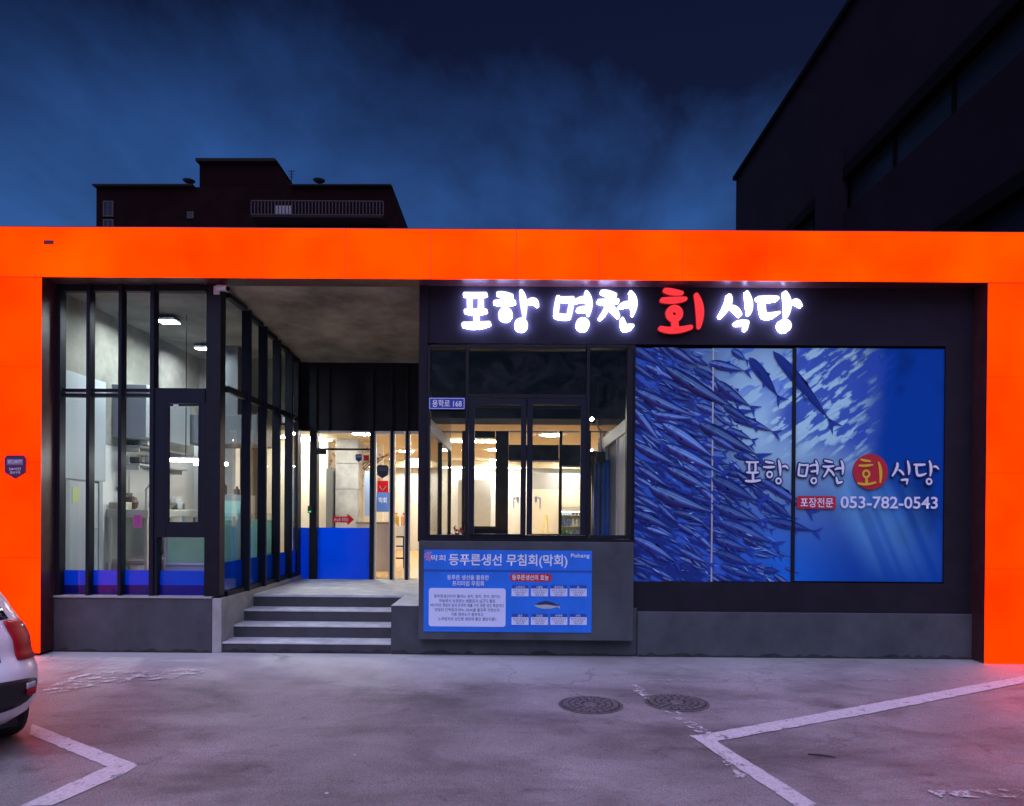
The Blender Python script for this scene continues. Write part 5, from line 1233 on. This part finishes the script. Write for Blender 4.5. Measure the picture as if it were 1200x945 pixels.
# ================================================================== BUILDINGS BEHIND
YA = 38.0
AP = thing('apartment_building', 'dark brick apartment block with stepped roof behind the orange beam', 'building', (P(290, 300, YA).x, YA, 0))
M_brick = mat('dark_brick', (.009, .0025, .0035), .9, noise=.25, scale=1.2, spec=.05); M_cap = mat('roof_cap', (.018, .012, .014), .9, spec=.1); M_rail = mat('balcony_rail', (.05, .04, .045), .6, spec=.1)
def pxz(px, py, Y=YA): p = P(px, py, Y); return (p.x, p.z)
def low(px): return (P(px, 300, YA).x, 0)
MB().prism([low(113), low(500), pxz(478, 290), pxz(459, 219.5), pxz(113, 219.5)], YA, YA + 11).build('wall', M_brick, AP)
MB().prism([pxz(229, 219.4), pxz(341, 219.4), pxz(321, 186), pxz(229, 186)], YA + .6, YA + 9).build('stair_tower', M_brick, AP)
MB().prism([pxz(110.5, 219.4), pxz(227.5, 219.4), pxz(227.5, 217.6), pxz(110.5, 217.6)], YA - .25, YA + 11.2).build('parapet', M_cap, AP)
MB().prism([pxz(341.5, 219.4), pxz(460, 219.4), pxz(458, 217.8), pxz(341.5, 217.8)], YA - .25, YA + 11.2).build('parapet', M_cap, AP)
MB().prism([pxz(226.5, 185.9), pxz(323, 185.9), pxz(320, 182.6), pxz(226.5, 182.6)], YA + .3, YA + 9.3).build('parapet', M_cap, AP)
x0, x1, z0, z1 = rect(296, 450, 237, 254, YA - .9)
MB().box(x0, x1, YA - 1.2, YA - .001, z0 - .18, z0 - .02).build('balcony_slab', M_cap, AP)
ra = MB(); ra.box(x0, x1, YA - 1.15, YA - 1.09, z1 - .06, z1).box(x0, x1, YA - 1.15, YA - 1.09, z0, z0 + .05).build('balcony_rail', M_rail, AP)
bl = None
for k in range(40):
    x = x0 + (x1 - x0) * k / 39
    if bl is None: bl = MB().box(x - .03, x + .03, YA - 1.14, YA - 1.10, z0 + .051, z1 - .061).build('baluster', M_rail, AP)
    else:
        c = bl.copy(); COL.objects.link(c); c.parent = AP; c.location = bl.location + Vector((x - x0, 0, 0))
for r in ((120.5, 133, 235.5, 254), (120.5, 133, 257, 275), (219, 227, 248, 256)):
    w = part('window', AP, P((r[0] + r[1]) / 2, r[3], YA)); x0, x1, z0, z1 = rect(*r, YA - .05)
    MB().box(x0, x0 + .1, YA - .06, YA - .001, z0, z1).box(x1 - .1, x1, YA - .06, YA - .001, z0, z1).box(x0 + .1, x1 - .1, YA - .06, YA - .001, z0, z0 + .1).box(x0 + .1, x1 - .1, YA - .06, YA - .001, z1 - .1, z1).box((x0 + x1) / 2 - .04, (x0 + x1) / 2 + .04, YA - .055, YA - .001, z0 + .1, z1 - .1).build('window_frame', M_rail, w)
    MB().box(x0 + .1, x1 - .1, YA - .03, YA - .002, z0 + .1, z1 - .1).build('window_pane', M_darkglass, w)
w = part('window', AP, P(331, 253, YA)); x0, x1, z0, z1 = rect(322, 341, 241, 254, YA - .04)
MB().box(x0, x1, YA - .03, YA - .001, z0, z1).build('window_pane', mat('dim_window', (.10, .09, .10), .2, emit=(.5, .5, .55), es=.02), w)
for px, py, lb in ((221.5, 214, 'satellite dish by the stair tower of the apartment roof'), (374, 213.5, 'satellite dish on the lower roof of the apartment block')):
    p = P(px, py, YA + 2); t = thing('satellite_dish', lb, 'satellite dish', (p.x, YA + 2, p.z - .6), 'satellite dishes on the apartment roof')
    MB().lathe((p.x, YA + 2, p.z - .05), [(.05, 0), (.30, .06), (.42, .16), (.36, .15)], 14).build('dish', mat('dish_grey', (.06, .06, .07), .5), t); MB().tube([(p.x, YA + 2, p.z - 1.0), (p.x, YA + 2, p.z - .04)], .05).build('mast', M_cap, t)
p = P(341.5, 206, YA + 2); t = thing('roof_antenna', 'thin antenna mast beside the stair tower roof', 'antenna', (p.x, YA + 2, p.z - .6))
MB().tube([(p.x, YA + 2, p.z - .9), (p.x, YA + 2, p.z + .35)], .03).build('mast', M_cap, t)
for k in range(3): MB().bar((p.x - .25 + .05 * k, YA + 2, p.z + .3 - .2 * k), (p.x + .25 - .05 * k, YA + 2, p.z + .3 - .2 * k), .03, .03).build('crossbar', M_cap, t)

XT = 8.2
TW = thing('office_building', 'tall dark building with ribbon windows rising beyond the orange beam', 'building', (XT + 4, 10, 0))
M_tw = mat('tower_cladding', (.014, .010, .017), .8, noise=.2, scale=.7, spec=.06); M_twd = mat('tower_recess', (.004, .004, .006), .8, spec=.05); M_twg = mat('tower_glass', (.016, .02, .028), .3, spec=.08)
far = XP(862.5, 240, XT); ztop = XP(863, 211, XT).z; y1 = far.y; y0 = -1.0
L1 = [XP(1000, 185, XT).z, XP(1165, 240, XT).z]       # ribbon head heights
zr1 = L1[0]; zr2 = XP(1165, 222, XT).z
def band(za, zb_): return MB().box(XT, XT + 9, y0, y1, za, zb_)
edges = []
for zh in (zr1, zr2): edges.append((zh - 1.15, zh))
edges.sort(); z = 0
for a, b in edges:
    band(z, a).build('wall_band', M_tw, TW); MB().box(XT + .35, XT + 8.9, y0 + .1, y1 - .1, a + .001, b - .001).build('window_recess', M_twd, TW); z = b
band(z, ztop).build('wall_band', M_tw, TW)
for a, b in edges:
    MB().box(XT - .03, XT + .30, y0, y1 - .02, b - .30, b - .012).build('window_head', M_twd, TW)
    n = 9; yy = [y0 + .2 + (y1 - y0 - .4) * k / n for k in range(n + 1)]
    for k in range(n):
        w = part('window', TW, (XT + .2, (yy[k] + yy[k + 1]) / 2, a))
        MB().box(XT + .20, XT + .23, yy[k] + .05, yy[k + 1] - .05, a + .02, b - .31).build('window_pane', M_twg, w)
        MB().box(XT + .16, XT + .28, yy[k] - .04, yy[k] + .04, a + .002, b - .302).build('window_frame', M_twd, w)
for px in (977, ):
    q = XP(px, 230, XT); MB().box(XT - .25, XT + .1, q.y - .55, q.y + .55, 0, zr1 + .4).build('pier', M_tw, TW)
MB().box(XT - .12, XT + 9.1, y0 - .1, y1 + .05, ztop + .001, ztop + .14).build('parapet', M_twd, TW)
